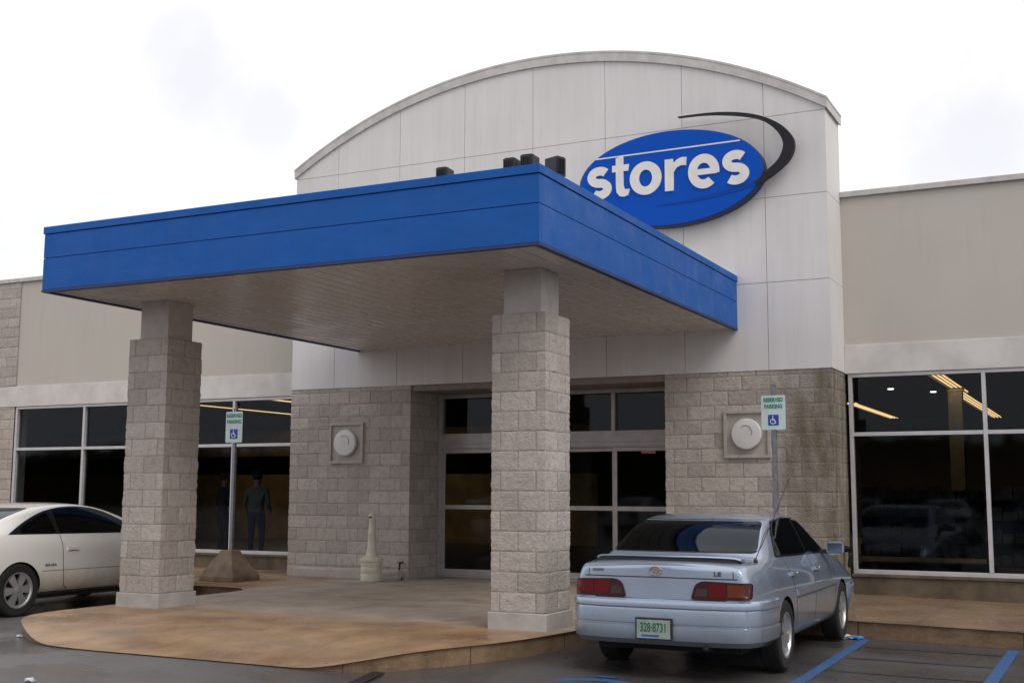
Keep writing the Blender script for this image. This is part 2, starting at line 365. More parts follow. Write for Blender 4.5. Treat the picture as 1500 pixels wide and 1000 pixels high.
def rounded(pts, r, n=5):
    o = []; N = len(pts)
    for i in range(N):
        p = Vector(pts[i]); a = (Vector(pts[i-1])-p); b = (Vector(pts[(i+1) % N])-p)
        q = min(r, a.length*.45, b.length*.45); s = p+a.normalized()*q; e = p+b.normalized()*q
        for k in range(n+1):
            t = k/n; o.append(s*(1-t)**2+p*2*t*(1-t)+e*t*t)
    return o

# ------------------------------------------------------------------ rough split-face masonry
def masonry(path, z0, z1, name, parent, closed=False, step=.02, offA=.1, seed=0, top=False, ch=.2032, bl=.4064):
    P = [Vector(p) for p in path]; n = len(P); segs = []
    rngs = range(n if closed else n-1); S = [0]
    pts = []                                           # (pos, normal, s)
    s = 0
    dirs = [((P[(i+1) % n]-P[i]).normalized()) for i in rngs]
    nor = [Vector((d.y, -d.x)) for d in dirs]
    for i in rngs:
        a, b = P[i], P[(i+1) % n]; L = (b-a).length; k = max(2, round(L/step))
        jn = [offA+q*bl/2+d-s for q in range(-2, int((s+L)/bl*2)+3) for d in (-.009, 0, .009)]
        jn = [q for q in jn if .006 < q < L-.006]
        us = [0.0]+sorted(jn+[L*t/k for t in range(1, k) if all(abs(L*t/k-q) > .007 for q in jn)])
        for u in us:
            nn = nor[i]
            if u == 0:
                if i > 0: nn = (nor[i]+nor[i-1])
                elif closed: nn = nor[0]+nor[-1]
            pts.append((a+(b-a)*u/L, nn, s+u))
        s += L
    if not closed: pts.append((P[-1], nor[-1], s))
    nz = max(2, round((z1-z0)/step)); cols = len(pts); H = z1-z0
    jn = [q*ch+d for q in range(1, int(H/ch)+2) for d in (-.008, 0, .008) if .005 < q*ch+d < H-.005]
    zs = [0.0]+sorted(jn+[H*t/nz for t in range(1, nz) if all(abs(H*t/nz-q) > .006 for q in jn)])+[H]; nz = len(zs)-1; V = []; tone = []; joint = []
    rs = random.Random(seed+1); cache = {}
    for j in range(nz+1):
        z = z0+zs[j]; c = math.floor((z-z0)/ch+1e-6); fz = (z-z0)-c*ch; off = offA if c % 2 == 0 else offA+bl/2
        for (p, nn, s) in pts:
            q = (s-off)/bl; b = math.floor(q); fs = (q-b)*bl
            if (c,b) not in cache: cache[(c,b)] = (rs.random(), rs.uniform(-.5,.5), rs.uniform(-.5,.5), rs.uniform(0,1))
            t, tx, tz, bb = cache[(c,b)]
            e = min(fs, bl-fs, fz, ch-fz); k = max(0, min(1, (e-.002)/.009))
            w3 = Vector((p.x*3.1+seed, p.y*3.1, z*3.1))
            nb = noise.noise(w3*3)*.005+noise.noise(w3*9)*.006+noise.noise(w3*21)*.004
            h = -.003+nb*.25+k*(.003+.003*bb+nb*.5+tx*(fs-bl/2)*.02+tz*(fz-ch/2)*.02)
            V.append((p.x+nn.x*h, p.y+nn.y*h, z)); tone.append(t*.8+.2*(noise.noise(w3)+.5)); joint.append(1-max(0, min(1, e/.0085)))
    Fc = []
    for j in range(nz):
        for i in range(cols if closed else cols-1):
            a = j*cols+i; b = j*cols+(i+1) % cols; Fc.append((a, b, b+cols, a+cols))
    if top and closed:
        Fc.append(tuple(nz*cols+i for i in range(cols))); 
    me = bpy.data.meshes.new('m'); me.from_pydata(V, [], Fc)
    a = me.attributes.new('tone', 'FLOAT', 'POINT'); a.data.foreach_set('value', tone)
    a = me.attributes.new('joint', 'FLOAT', 'POINT'); a.data.foreach_set('value', joint)
    return link(name, me, MASON, parent, local=False, smooth=35)

# ------------------------------------------------------------------ ground
def pw(x, tab):
    if x <= tab[0][0]: return tab[0][1]
    for (a, b), (c, d) in zip(tab, tab[1:]):
        if x <= c: return b+(d-b)*(x-a)/(c-a)
    return tab[-1][1]
ZL = [(-1,-.15),(1.6,-.19),(4.2,-.235),(8,-.27)]
ZT = [(.4,0),(1.8,-.015),(4.2,-.06),(8,-.09)]
zlot = lambda x: pw(x, ZL)
xs = [-400,-150,-60,-30,-15,-8,-4,-1,0,1.6,3,4.2,6,8,15,40,150,400]; ys = [-400,-150,-60,-30,-20,-12,-8,-6,-4,-2,2,40,150,400]
mb = MB(); mb.add([(x,y,zlot(x)) for y in ys for x in xs], [(j*len(xs)+i, j*len(xs)+i+1, (j+1)*len(xs)+i+1, (j+1)*len(xs)+i) for j in range(len(ys)-1) for i in range(len(xs)-1)])
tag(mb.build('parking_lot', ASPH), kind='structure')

front = catmull([(-5.86,-6.3),(-5.72,-6.85),(-5.3,-7.34),(-4.6,-7.78),(-3.9,-7.93),(-2.9,-7.96),(-1.9,-7.98),(-1.1,-8.0),(-.72,-7.92),(-.48,-7.72),(-.1,-6.95),(.12,-6.2),(.24,-5.3)], 5)
outl = [Vector(p) for p in [(-32,.97),(-32,-2.6),(-6.5,-2.6),(-6.15,-2.68),(-5.93,-2.9),(-5.86,-3.2)]]+front+[Vector(p) for p in [(.26,-3.3),(.36,-3.0),(.6,-2.82),(1,-2.78),(14,-2.78),(14,.97)]]
outl = dense(outl, .35)
def sst(x, a, b):
    t = max(0, min(1, (x-a)/(b-a))); return t*t*(3-2*t)
def ztop(x, y):
    ramp = sst(-y, 6.5, 7.95)*sst(x, -5.6, -4.3)*sst(-x, .15, 1.3)
    return pw(x, ZT)*sst(y, -5, -3)-.138*ramp
V, Fc = cdt(outl, .35)
mb = MB(); mb.add([(v.x, v.y, ztop(v.x, v.y)) for v in V], Fc)
side = tag(mb.build('sidewalk', PAD, smooth=30), kind='structure')
# kerb: rounded face along the front outline
kp = [p for p in outl if p.y < .9 and p.x > -31.9 and p.x < 13.9]
mb = MB(); prof = [(0,0),(.012,-.004),(.022,-.016),(.028,-.04),(.034,-.4)]; vs = []
for i, p in enumerate(kp):
    d = (kp[min(i+1,len(kp)-1)]-kp[max(i-1,0)]).normalized(); nn = Vector((d.y,-d.x)); nn = -nn if False else nn
    for o, h in prof: vs.append((p.x-nn.x*-o*-1 if False else p.x+nn.x*o*-1, p.y+nn.y*o*-1, ztop(p.x,p.y)+h))
k = len(prof)
mb.add(vs, [(i*k+j, (i+1)*k+j, (i+1)*k+j+1, i*k+j+1) for i in range(len(kp)-1) for j in range(k-1)])
tag(mb.build('kerb', KERB, smooth=50), kind='structure')

def line(p0, p1, w, mat, name, n=24):
    a, b = Vector(p0), Vector(p1); d = (b-a).normalized(); nn = Vector((-d.y, d.x))*w/2; mb = MB(); vs = []
    for i in range(n+1):
        c = a+(b-a)*i/n
        for s in (-1, 1):
            e = c+nn*s*(1+.12*noise.noise(Vector((i*.9, s*5, a.x)))); vs.append((e.x, e.y, zlot(e.x)+.004))
    mb.add(vs, [(2*i, 2*i+1, 2*i+3, 2*i+2) for i in range(n)])
    return tag(mb.build(name, mat), kind='structure')
line((2.62,-2.9), (2.72,-8.2), .11, BLUELINE, 'parking_line')
line((4.12,-2.95), (4.12,-8.2), .11, BLUELINE, 'parking_line')
FADED = mk_faded()
for k in range(4): line((2.72,-3.55-k*.95), (4.05,-3.45-k*.95), .10, FADED, 'hatch_line')
# painted wheelchair symbol on the stall
mb = MB(); vs = []; n = 40
for i in range(n+1):
    a = pi*(-.15+1.25*i/n)
    for r in (.36, .50): vs.append((1.25+r*cos(a)*1.0, -7.58+r*sin(a), zlot(1.3)-.0+.006))
mb.add(vs, [(2*i, 2*i+1, 2*i+3, 2*i+2) for i in range(n)])
mb.add([(1.12,-7.0,zlot(1.3)+.007),(1.3,-7.0,zlot(1.3)+.007),(1.3,-6.92,zlot(1.3)+.007),(1.12,-6.92,zlot(1.3)+.007)], [(0,1,2,3)])
tag(mb.build('parking_symbol', BLUELINE, fix=False), kind='structure')
mb = MB(); mb.prism([(-.57,-7.83),(-.44,-7.84),(-.3,-8.4),(-.22,-8.9),(-.32,-8.92),(-.42,-8.4)], XY, -.148, -.143); tag(mb.build('tar_strip', TAR), kind='structure')

# far-off woods behind the camera: what the shop windows mirror, with an added arm on the right
mb = MB(); rs = random.Random(3)
def wood_h(t): return 6.0+1.1*noise.noise(Vector((t*23,0,0)))+.9*noise.noise(Vector((t*90,4,0)))+.6*noise.noise(Vector((t*330,4,0)))+.4*noise.noise(Vector((t*1200,4,0)))
def wood_p(t):
    if t < .62: return -210+t/.62*290, -92
    a = (t-.62)/.38; return 80+14*a, -92+150*a  # right arm, out of view: added to darken the sedan's side reflections
for i in range(9000):
    t = rs.random(); h = wood_h(t)+.5; x, y = wood_p(t)
    z = h*(1-rs.random()**1.6); x += rs.uniform(-1.5,1.5); y += rs.uniform(-1,2.5); s = rs.uniform(.2,.6)
    a = Vector((rs.uniform(-1,1), rs.uniform(-1,1), rs.uniform(-1,1))).normalized(); b = a.orthogonal().normalized(); c = a.cross(b); p = Vector((x,y,z))
    mb.add([p+b*s, p+c*s*.8, p-b*s, p-c*s*.7], [(0,1,2,3)])
vs = []; n = 900
for i in range(n+1):
    t = i/n; x, y = wood_p(t); o = Vector((0,-4)) if t < .62 else Vector((4,0))
    vs += [(x,y,-.5),(x,y,wood_h(t)),(x+o.x,y+o.y,wood_h(t)),(x+o.x,y+o.y,-.5)]
mb.add(vs, [(4*i+j, 4*i+j+1, 4*i+5+j, 4*i+4+j) for i in range(n) for j in range(3)])
tag(mb.build('distant_woods', WOODS, fix=False), kind='stuff')

# ------------------------------------------------------------------ the store
XL, XR, D = -7.357, 1.74, .879
ZSP, ZST = 6.744, 3.09
B = thing('store_building', 'long single-storey store with arched white entrance front, stone piers and beige wings', 'building', (-2.8,0,0))
xc, hw, zap, zen = -2.81, 4.56, 8.20, 6.92
Rr = (hw*hw+(zap-zen)**2)/(2*(zap-zen))
arc = lambda x: zap-Rr+sqrt(max(0, Rr*Rr-(x-xc)**2))
jx = [XL]+[-6.49+1.2255*k for k in range(7)]+[XR]; jz = [ZST, 4.333, 5.558, ZSP, 99]
mb = MB(); g = .0035
for xa, xb in zip(jx, jx[1:]):
    for za, zb in zip(jz, jz[1:]):
        a = xa+(g if xa != XL else 0); b = xb-(g if xb != XR else 0); c = za+(g if za > ZST else 0); d = zb-g
        top = []
        for k in range(13):
            x = b+(a-b)*k/12; top.append((x, min(d, arc(x)-.12)))
        top = [(x, z) for x, z in top if z > c+.01]
        if len(top) < 2: continue
        if zb < 50: top = [(b,d),(a,d)]
        bot = [(top[-1][0], c), (top[0][0], c)]
        mb.prism(bot+top, XZ, 0, .05)
for za, zb in zip(jz[:3], jz[1:4]): mb.box(XR-.05, XR, .0505, D+.02, za+(g if za > ZST else 0), zb-g)
mb.box(XR-.05, XR, .0505, D+.02, ZSP+g, 6.8)
mb.box(XL, XL+.05, .0505, D+.02, ZST, 6.8)
mb.build('panel_wall', PANEL, B, local=False, bevel=0)
mb = MB(); o = [(XL+.03, ZST+.005), (XR-.022, ZST+.005)]+[(XR-.022+(XL+.03-XR+.022)*k/24, arc(XR-.022+(XL+.052-XR)*k/24)-.13) for k in range(25)]
mb.prism(o, XZ, .022, .90); mb.build('wall_core', BACK, B, local=False)
# arched cap
def band(x0, x1, zt, zb, y0, y1, n=40):
    mb = MB(); vs = []
    for i in range(n+1):
        x = x0+(x1-x0)*i/n
        vs += [(x,y0,arc(x)+zb),(x,y0,arc(x)+zt),(x,y1,arc(x)+zt),(x,y1,arc(x)+zb)]
    f = [(4*i+j, 4*i+(j+1)%4, 4*i+4+(j+1)%4, 4*i+4+j) for i in range(n) for j in range(4)]+[(0,1,2,3),(4*n+3,4*n+2,4*n+1,4*n)]
    mb.add(vs, f); return mb
mb = band(XL-.03, XR+.035, 0, -.15, -.035, .95); mb.build('arch_cap', COPING, B, local=False, smooth=30)
band(XL-.036, XR+.041, .014, -.018, -.041, .957).build('cap_flashing', COPING, B, local=False, smooth=30)
# stone piers
for nm, path, sd in [('stone_pier', [(XL,.96),(XL,.012),(-5.0,.012),(-5.0,1.0)], 11), ('stone_pier', [(-.68,1.0),(-.68,.012),(XR-.012,.012),(XR-.012,.97)], 23)]:
    masonry(path, -.03, ZST+.004, nm, B, seed=sd, step=.0245)
    x0, x1 = path[0][0]+.03, path[2][0]-.03
mb = MB(); mb.box(XL+.04, -5.04, .05, .9, -.1, ZST-.01); mb.build('pier_core', BACK, B, local=False)
mb = MB(); mb.box(-.64, XR-.05, .05, .9, -.1, ZST-.01); mb.build('pier_core', BACK, B, local=False)
# recess ceiling above the doors
mb = MB(); mb.box(-4.985, -.695, .052, 1.0, 2.995, ZST-.003); mb.build('recess_soffit', simple('recess_paint', (.25,.215,.195), .7), B, local=False)

# wings
def wing(x0, x1, wx0, wx1, mulls, stones):
    st = MB(); st.box(x0, x1, D, 1.25, 3.49, 5.65); st.build('stucco_wall', STUCCO, B, local=False)
    b = MB(); b.box(x0, x1, D-.03, 1.2495, 3.075, 3.487); b.build('lintel_band', BAND, B, local=False, bevel=.006)
    c = MB(); c.box(x0, x1, D-.05, 1.32, 5.652, 5.735); c.build('parapet_coping', COPING, B, local=False, bevel=.006)
    s = MB(); s.box(wx0-.02, wx1+.02, D-.02, 1.2, -.3, .225); s.box(wx0-.02, wx1+.02, D-.05, 1.19, .2255, .262); s.build('sill_wall', CONCB, B, local=False, bevel=.005)
    for a, bb in stones:
        masonry([(a, D-.018), (bb, D-.018)], -.03, 3.073, 'stone_pilaster', B, seed=int(-a*7), step=.035)
        masonry([(a, D-.018), (bb, D-.018)], 3.49, 5.65, 'stone_pilaster', B, seed=int(-a*9), step=.035)
        k = MB(); k.box(a, bb, D+.01, 1.2, -.3, 3.07); k.build('pilaster_core', BACK, B, local=False)
    f = MB(); y0, y1 = .875, .97; zt = 3.072
    f.box(wx0, wx1, y0+.001, y1, .264, .325); f.box(wx0, wx1, y0+.001, y1, zt-.05, zt); f.box(wx0, wx1, y0+.002, y1-.001, 2.185, 2.24)
    for m in [wx0+.028]+mulls+[wx1-.028]: f.box(m-.027, m+.027, y0-.004, y1-.002, .3255, zt-.0505)
    w = f.build('window', ALU, B, local=False, bevel=.004)
    p = MB(); p.add([(wx0+.02,.935,.30),(wx1-.02,.935,.30),(wx1-.02,.935,zt-.02),(wx0+.02,.935,zt-.02)], [(0,1,2,3)]); p.build('pane', GLASS, w, local=False, fix=False)
wing(-32, XL+.01, -14.91, XL-.01, [-13.02,-11.16,-9.30], [(-18.2,-14.93)])
wing(XR+.001, 14, XR+.035, 12.7, [3.59,5.38,7.17,8.96,10.75], [])
k = MB(); k.box(12.7, 14, D, 1.2, -.3, 3.07); k.build('end_wall', STUCCO, B, local=False)
k = MB(); k.box(-32,-18.2,D,1.2,-.3,3.07); k.build('end_wall', STUCCO, B, local=False)
# doors: fixed sidelights, two sliding leaves, header and transom
f = MB(); y0, y1 = .90, 1.03
for x in (-4.955, -.725): f.box(x-.035, x+.035, y0, y1, .0, 2.993)
f.box(-4.92, -.76, y0+.01, y1-.01, 2.08, 2.34); f.box(-4.92, -.76, y0-.012, y1-.02, 2.10, 2.16); f.box(-4.92, -.76, y0+.002, y1-.002, 2.93, 2.992)
for x in (-3.87, -2.84, -1.85): f.box(x-.03, x+.03, y0+.003, y1-.003, 2.3405, 2.9295)
f.box(-4.92, -.76, y0+.004, y1-.003, .0, .03)
f.build('entrance_frame', ALUD, B, local=False, bevel=.004)
p = MB(); p.add([(-4.93,.97,2.33),(-.75,.97,2.33),(-.75,.97,2.95),(-4.93,.97,2.95)], [(0,1,2,3)]); p.build('transom_pane', GLASS, B, local=False, fix=False)
for nm, xa, xb, y in [('sidelight',-4.919,-3.87,.93), ('door',-3.869,-2.842,.985), ('door',-2.838,-1.851,.985), ('sidelight',-1.85,-.761,.93)]:
    f = MB(); fwid = .05
    f.box(xa, xa+fwid, y, y+.045, .032, 2.079); f.box(xb-fwid, xb, y, y+.045, .032, 2.079)
    f.box(xa+fwid, xb-fwid, y+.001, y+.044, .033, .13); f.box(xa+fwid, xb-fwid, y+.001, y+.044, 2.02, 2.078); f.box(xa+fwid, xb-fwid, y+.001, y+.044, 1.10, 1.17)
    d = f.build(nm, ALUD, B, local=False, bevel=.003)
    p = MB(); p.add([(xa+.03,y+.022,.08),(xb-.03,y+.022,.08),(xb-.03,y+.022,2.05),(xa+.03,y+.022,2.05)], [(0,1,2,3)]); p.build('pane', GLASS, d, local=False, fix=False)
    if nm == 'sidelight' and xa > -2:
        f = MB(); f.box(xa+.45, xa+.68, y+.012, y+.018, 1.98, 2.035); f.build('door_sticker', simple('pink_sticker', (.55,.17,.20), .5), d, local=False)
# inside
mb = MB(); mb.box(-32, 14, 1.26, 34, -.3, -.005); mb.build('interior_floor', INFLOOR, B, local=False)
mb = MB(); mb.box(-32, 14, 34, 34.3, -.3, 5.4); mb.box(-32.3,-32,.9,34.3,-.3,5.6); mb.box(14,14.3,.9,34.3,-.3,5.6); mb.build('outer_wall', simple('outer_wall_grey', (.17,.17,.165), .8, var=.2, scale=.4), B, local=False)
mb = MB(); mb.box(-32.2, 14.2, 1.2505, 34.2, 5.2, 5.5); mb.build('roof', simple('roof_membrane', (.3,.3,.3), .9), B, local=False)
mb = MB(); mb.box(-31.9, 13.9, 1.3, 33.9, 4.42, 4.5); mb.build('interior_ceiling', INCEIL, B, local=False)
mb = MB(); mb.box(-31.9,-7.2,13.0,13.2,0,1.9); mb.box(-31.9,-7.2,13.0,13.2,2.45,3.2); mb.build('display_wall', INWALL, B, local=False)
# shelving gondolas, dim behind the glass
def gondola(x, y, L, lab):
    t = thing('display_shelf', lab, 'shelf', (x,y,0))
    mb = MB(); mb.box(-L/2,L/2,-.02,.02,.1,1.45)
    for z in (.12,.5,.9,1.25): mb.box(-L/2,L/2,-.4,-.021,z,z+.03); mb.box(-L/2,L/2,.021,.4,z,z+.03)
    mb.build('shelf_frame', FABD, t)
    mb = MB(); rs = random.Random(int(x*10))
    for z in (.151,.531,.931,1.281):
        xx = -L/2+.03
        while xx < L/2-.3:
            w = rs.uniform(.12,.3); mb.box(xx, xx+w, -.36, -.05, z, z+rs.uniform(.14,.27)); xx += w+.02
    mb.build('stocked_goods', simple('goods_cartons', (.12,.10,.08), .7, var=.45, scale=3), t)
gondola(4.2, 6.5, 2.4, 'low stocked shelf seen dimly through the right window, nearest the glass')
gondola(1.6, 9.5, 2.6, 'low stocked shelf seen dimly through the right window, beside the pale pillar')
gondola(-2.4, 8.5, 2.2, 'low stocked shelf seen dimly through the entrance doors')
k = MB(); k.box(1.2, 1.55, 17.2, 17.55, 0, 4.1); k.box(1.17, 1.58, 17.17, 17.58, 4.1, 4.19); k.build('interior_pillar', simple('pillar_cream', (.24,.20,.13), .7), B, local=False)
gondola(-11.0, 7.5, 2.6, 'low stocked shelf seen dimly through the left window beside the pillar')

# fluorescent fixtures (lit) in rows, two lit spots
def fixture(x, y0, y1, lab, z=4.2):
    t = thing('ceiling_light', lab, 'ceiling light', (x,(y0+y1)/2,z), 0, 'fluorescent strip lights seen through the store windows')
    L = (y1-y0)/2; mb = MB(); mb.box(-.2,.2,-L,L,.02,.09); mb.box(-.205,-.19,-L,L,-.03,.0195); mb.box(.19,.205,-L,L,-.03,.0195)
    mb.build('housing', simple('fixture_housing', (.3,.25,.18), .6), t)
    mb = MB()
    for s in (-1,0,1): mb.tube([(s*.11,-L+.05,-.002),(s*.11,L-.05,-.002)], .018, 8)
    mb.build('lamp_tube', LITE, t)
    al = bpy.data.lights.new('strip_light', 'AREA'); al.shape = 'RECTANGLE'; al.size = .38; al.size_y = min(2*L, 6); al.energy = 22; al.color = (1,.78,.5)
    ao = bpy.data.objects.new('strip_light', al); COL.objects.link(ao); ao.parent = t; ao.location = (0,0,-.06)
fixture(1.42, 13.1, 18.9, 'nearer end of the lit strip light running back in the right window')
fixture(1.28, 19.2, 31, 'farther lit strip light in the right window, past the mullion')
fixture(-2.2, 21.8, 30, 'short lit strip light at the left edge of the right window')
fixture(-15.9, 7.2, 12.6, 'lower lit strip light in the left window behind the sign post', 3.6)
fixture(-13.0, 6.6, 10.5, 'upper lit strip light near the stone pier in the left window', 3.6)
for x, y, lab in [(-.18,16.7,'smaller bright spot lamp in the right window, left one'), (.72,18.1,'bright spot lamp in the right window beside the strip light')]:
    t = thing('spot_lamp', lab, 'spot lamp', (x,y,4.2), 0, 'spot lamps in the right window')
    mb = MB(); mb.lathe([(.04,.22),(.07,.12),(.10,.0),(.10,-.02)], n=16); mb.build('lamp_shade', BLACK, t)
    mb = MB(); mb.lathe([(.02,-.05),(.075,-.045),(.08,-.021)], n=16); mb.build('bulb', SPOT, t)

# ------------------------------------------------------------------ entrance canopy
CL, CR, CF, ZB, ZTP = -6.031, .426, -6.64, 3.705, 4.458
C = thing('entrance_canopy', 'large flat blue canopy on two stone columns in front of the doors', 'canopy', (-2.8,-3.3,0))
mb = MB()
rows = [(ZB,4.078,0),(4.084,4.366,0),(4.372,ZTP,.012)]
for a, b, pr in rows:
    e = pr
    mb.box(CL-e, CR+e, CF-e, CF+.04, a, b)                                   # front
    ys_ = [CF+.0405, -2.333, -.003]
    for ya, yb in zip(ys_, ys_[1:]):
        mb.box(CR-.04, CR+e, ya, yb-(.006 if yb < -1 else 0), a, b); mb.box(CL-e, CL+.04, ya, yb-(.006 if yb < -1 else 0), a, b)
mb.build('fascia', FASCIA, C, local=False, bevel=.004)
mb = MB(); i = .016
mb.box(CL+i, CR-i, CF+i, -.003, ZB+.06, ZTP-.06); mb.build('canopy_core', DARKBLUE, C, local=False)
mb = MB(); mb.box(CL+.03, CR-.03, CF+.03, -.003, ZTP-.058, ZTP-.02); mb.build('canopy_roof', simple('canopy_membrane', (.35,.35,.35), .9), C, local=False)
mb = MB(); mb.box(CL-.004, CR+.004, CF-.004, CF+.06, ZB-.028, ZB-.002); mb.box(CR-.06, CR+.004, CF+.0605, -.003, ZB-.028, ZB-.002); mb.box(CL-.004, CL+.06, CF+.0605, -.003, ZB-.028, ZB-.002)
mb.build('drip_edge', DARKBLUE, C, local=False)
mb = MB(); x = CL+.06; w = .2032
while x < CR-.07:
    b = min(x+w-.012, CR-.061); mb.prism([(x+.006,ZB-.012),(b-.006,ZB-.012),(b,ZB-.004),(b,ZB+.02),(x,ZB+.02),(x,ZB-.004)], XZ, CF+.061, -.004); x += w
mb.build('soffit', SOFFIT, C, local=False)
for xk, sd in ((0,3),(-5.033,41)):
    w = .61; y0 = -5.586
    col = masonry([(xk-w,y0),(xk,y0),(xk,y0+w),(xk-w,y0+w)], .165, 3.216, 'column', C, closed=True, step=.0185, seed=sd, top=True)
    mb = MB(); e = .026; mb.box(xk-w-e, xk+e, y0-e, y0+w+e, -.03, .166); mb.build('column_base', CONC, col, local=False, bevel=.008)
    mb = MB(); n = .085; mb.box(xk-w+n, xk-n, y0+n, y0+w-n, 3.2, ZB-.013); mb.build('column_neck', NECK, col, local=False, bevel=.006)

# floodlights standing on the canopy roof
def flood(x, y, h, w, rz, lab):
    h = .06+(h-.06)*.86; w *= .86
    t = thing('floodlight', lab, 'floodlight', (x,y,ZTP-.02), rz, 'floodlights on the canopy roof')
    mb = MB(); mb.box(-w/2,w/2,-.09,.07,.03,h); mb.box(-w/2+.015,w/2-.015,-.091,.071,h,h+.006)
    for k in range(5): mb.box(-w/2+.012+k*(w-.03)/5, -w/2+.018+k*(w-.03)/5, -.108, -.0905, .05, h-.015)
    mb.build('housing', BOXBLK, t, bevel=.004)
    mb = MB(); mb.box(-w/2+.015,w/2-.015,.0705,.078,.05,h-.02); mb.build('lens', simple('flood_lens', (.2,.22,.24), .1), t)
    mb = MB(); mb.box(-.07,.07,-.06,.06,0,.012); mb.box(-.02,.02,-.02,.02,.0125,.029); mb.build('bracket', IRON, t)
flood(-.71, -6.44, .155, .15, .1, 'small black floodlight standing alone on the canopy roof, leftmost')
flood(.045, -6.44, .16, .15, .05, 'black floodlight on the canopy roof, left one of the cluster by the corner')
flood(.235, -6.44, .175, .16, .05, 'black floodlight on the canopy roof, middle one of the cluster by the corner')
flood(.33, -6.08, .245, .16, 1.2, 'tallest black floodlight on the canopy roof, over the right edge')

# ------------------------------------------------------------------ oval sign
S = thing('store_sign', 'blue oval sign with white lettering and a black swoosh on the white wall', 'sign', (-.515,-.02,5.955))
a_, b_ = 1.42, .715
el = [(a_*cos(2*pi*k/72), b_*sin(2*pi*k/72)) for k in range(72)]
mb = MB(); mb.prism(el, XZ, .015, -.175); mb.build('sign_body', DARKBLUE, S, bevel=.006, smooth=40)
mb = MB(); mb.prism([(u*.985, v*.98) for u, v in el], XZ, -.172, -.186); mb.build('sign_face', SIGNBLUE, S)
sx = lambda p: (p[0]+.515, p[1]-5.955)
mb = MB(); mb.prism([sx(p) for p in ((-1.66,6.36),(.58,6.375),(.56,6.395),(-1.64,6.38))], XZ, -.184, -.192); mb.build('stripe', SIGNWHITE, S)
def strokep(pts, wd, mb, y0=-.184, y1=-.205, tw=None):
    P = [Vector(p) for p in pts]; n = len(P); L = []; Rt = []
    for i, p in enumerate(P):
        d = (P[min(i+1,n-1)]-P[max(i-1,0)]).normalized(); nn = Vector((-d.y, d.x)); w = (tw[i] if tw else wd)/2
        L.append(p+nn*w); Rt.append(p-nn*w)
    vs = []
    for l, r in zip(L, Rt):
        for q, y in ((l,y0),(l,y1),(r,y1),(r,y0)): u, v = sx(q); vs.append((u,y,v))
    mb.add(vs, [(4*i+j, 4*i+(j+1)%4, 4*i+4+(j+1)%4, 4*i+4+j) for i in range(n-1) for j in range(4)]+[(3,2,1,0),(4*n-4,4*n-3,4*n-2,4*n-1)])
def letter_s(x0, x1):
    w = .132; cx = (x0+x1)/2; rx = (x1-x0)/2-w/2; t, bt = 6.245-w/2, 5.74+w/2; m = (t+bt)/2; rz = (t-bt)/4
    pts = [(cx+rx*cos(R(a)), m+rz+rz*sin(R(a))) for a in range(38, 271, 8)]+[(cx+rx*cos(R(a)), m-rz+rz*sin(R(a))) for a in range(88, -143, -8)]
    strokep(pts, w, Lt)
Lt = MB()
letter_s(-1.79,-1.40)
# t
o = [(-1.33,6.345),(-1.21,6.37),(-1.21,6.235),(-1.12,6.235),(-1.135,6.135),(-1.21,6.135),(-1.21,5.93),(-1.195,5.86),(-1.11,5.855),(-1.135,5.765),(-1.2,5.745),(-1.27,5.76),(-1.32,5.82),(-1.33,5.92),(-1.33,6.135),(-1.39,6.135),(-1.39,6.235),(-1.33,6.235)]
Lt.prism([sx(p) for p in o], XZ, -.184, -.205)
# o
n = 40; vs = []
for k in range(n):
    a = 2*pi*k/n
    for rx, rz_, y in ((.248,.252,-.184),(.248,.252,-.205),(.104,.128,-.205),(.104,.128,-.184)):
        u, v = sx((-.86+rx*cos(a), 5.99+rz_*sin(a))); vs.append((u,y,v))
Lt.add(vs, [(4*k+j, 4*k+(j+1)%4, 4*((k+1)%n)+(j+1)%4, 4*((k+1)%n)+j) for k in range(n) for j in range(4)])
# r
o = [(-.56,5.755),(-.56,6.23),(-.435,6.23),(-.425,6.165),(-.37,6.215),(-.30,6.24),(-.225,6.235),(-.235,6.115),(-.31,6.12),(-.375,6.095),(-.425,6.03),(-.428,5.755)]
Lt.prism([sx(p) for p in o], XZ, -.184, -.205)
# e
w = .132; cx, cz_ = .03, 5.992
strokep([(cx+.168*cos(R(a)), cz_+.19*sin(R(a))) for a in range(-10, 318, 7)], w, Lt, -.184, -.205)
Lt.box(cx-.12+.515, cx+.20+.515, -.2042, -.184, cz_-.050-5.955, cz_+.036-5.955)
letter_s(.31,.70)
Lt.build('sign_lettering', SIGNWHITE, S)
outer = [(-.36,6.858),(0,6.857),(.33,6.835),(.66,6.775),(.93,6.68),(1.16,6.54),(1.31,6.37),(1.345,6.21),(1.28,6.04),(1.1,5.88),(.87,5.74),(.80,5.70)]
inner = [(-.36,6.856),(0,6.845),(.33,6.805),(.66,6.735),(.91,6.635),(1.09,6.47),(1.18,6.31),(1.18,6.18),(1.105,6.03),(.965,5.91),(.84,5.80),(.775,5.75)]
oo = catmull(outer, 5); ii = catmull(inner, 5); mb = MB(); vs = []
for p, q in zip(oo, ii):
    for c, y in ((p,-.10),(p,-.20),(q,-.20),(q,-.10)): u, v = sx(c); vs.append((u,y,v))
n = len(oo); mb.add(vs, [(4*i+j, 4*i+(j+1)%4, 4*i+4+(j+1)%4, 4*i+4+j) for i in range(n-1) for j in range(4)]+[(3,2,1,0),(4*n-4,4*n-3,4*n-2,4*n-1)])
mb.build('swoosh', SIGNBLACK, S, smooth=35)
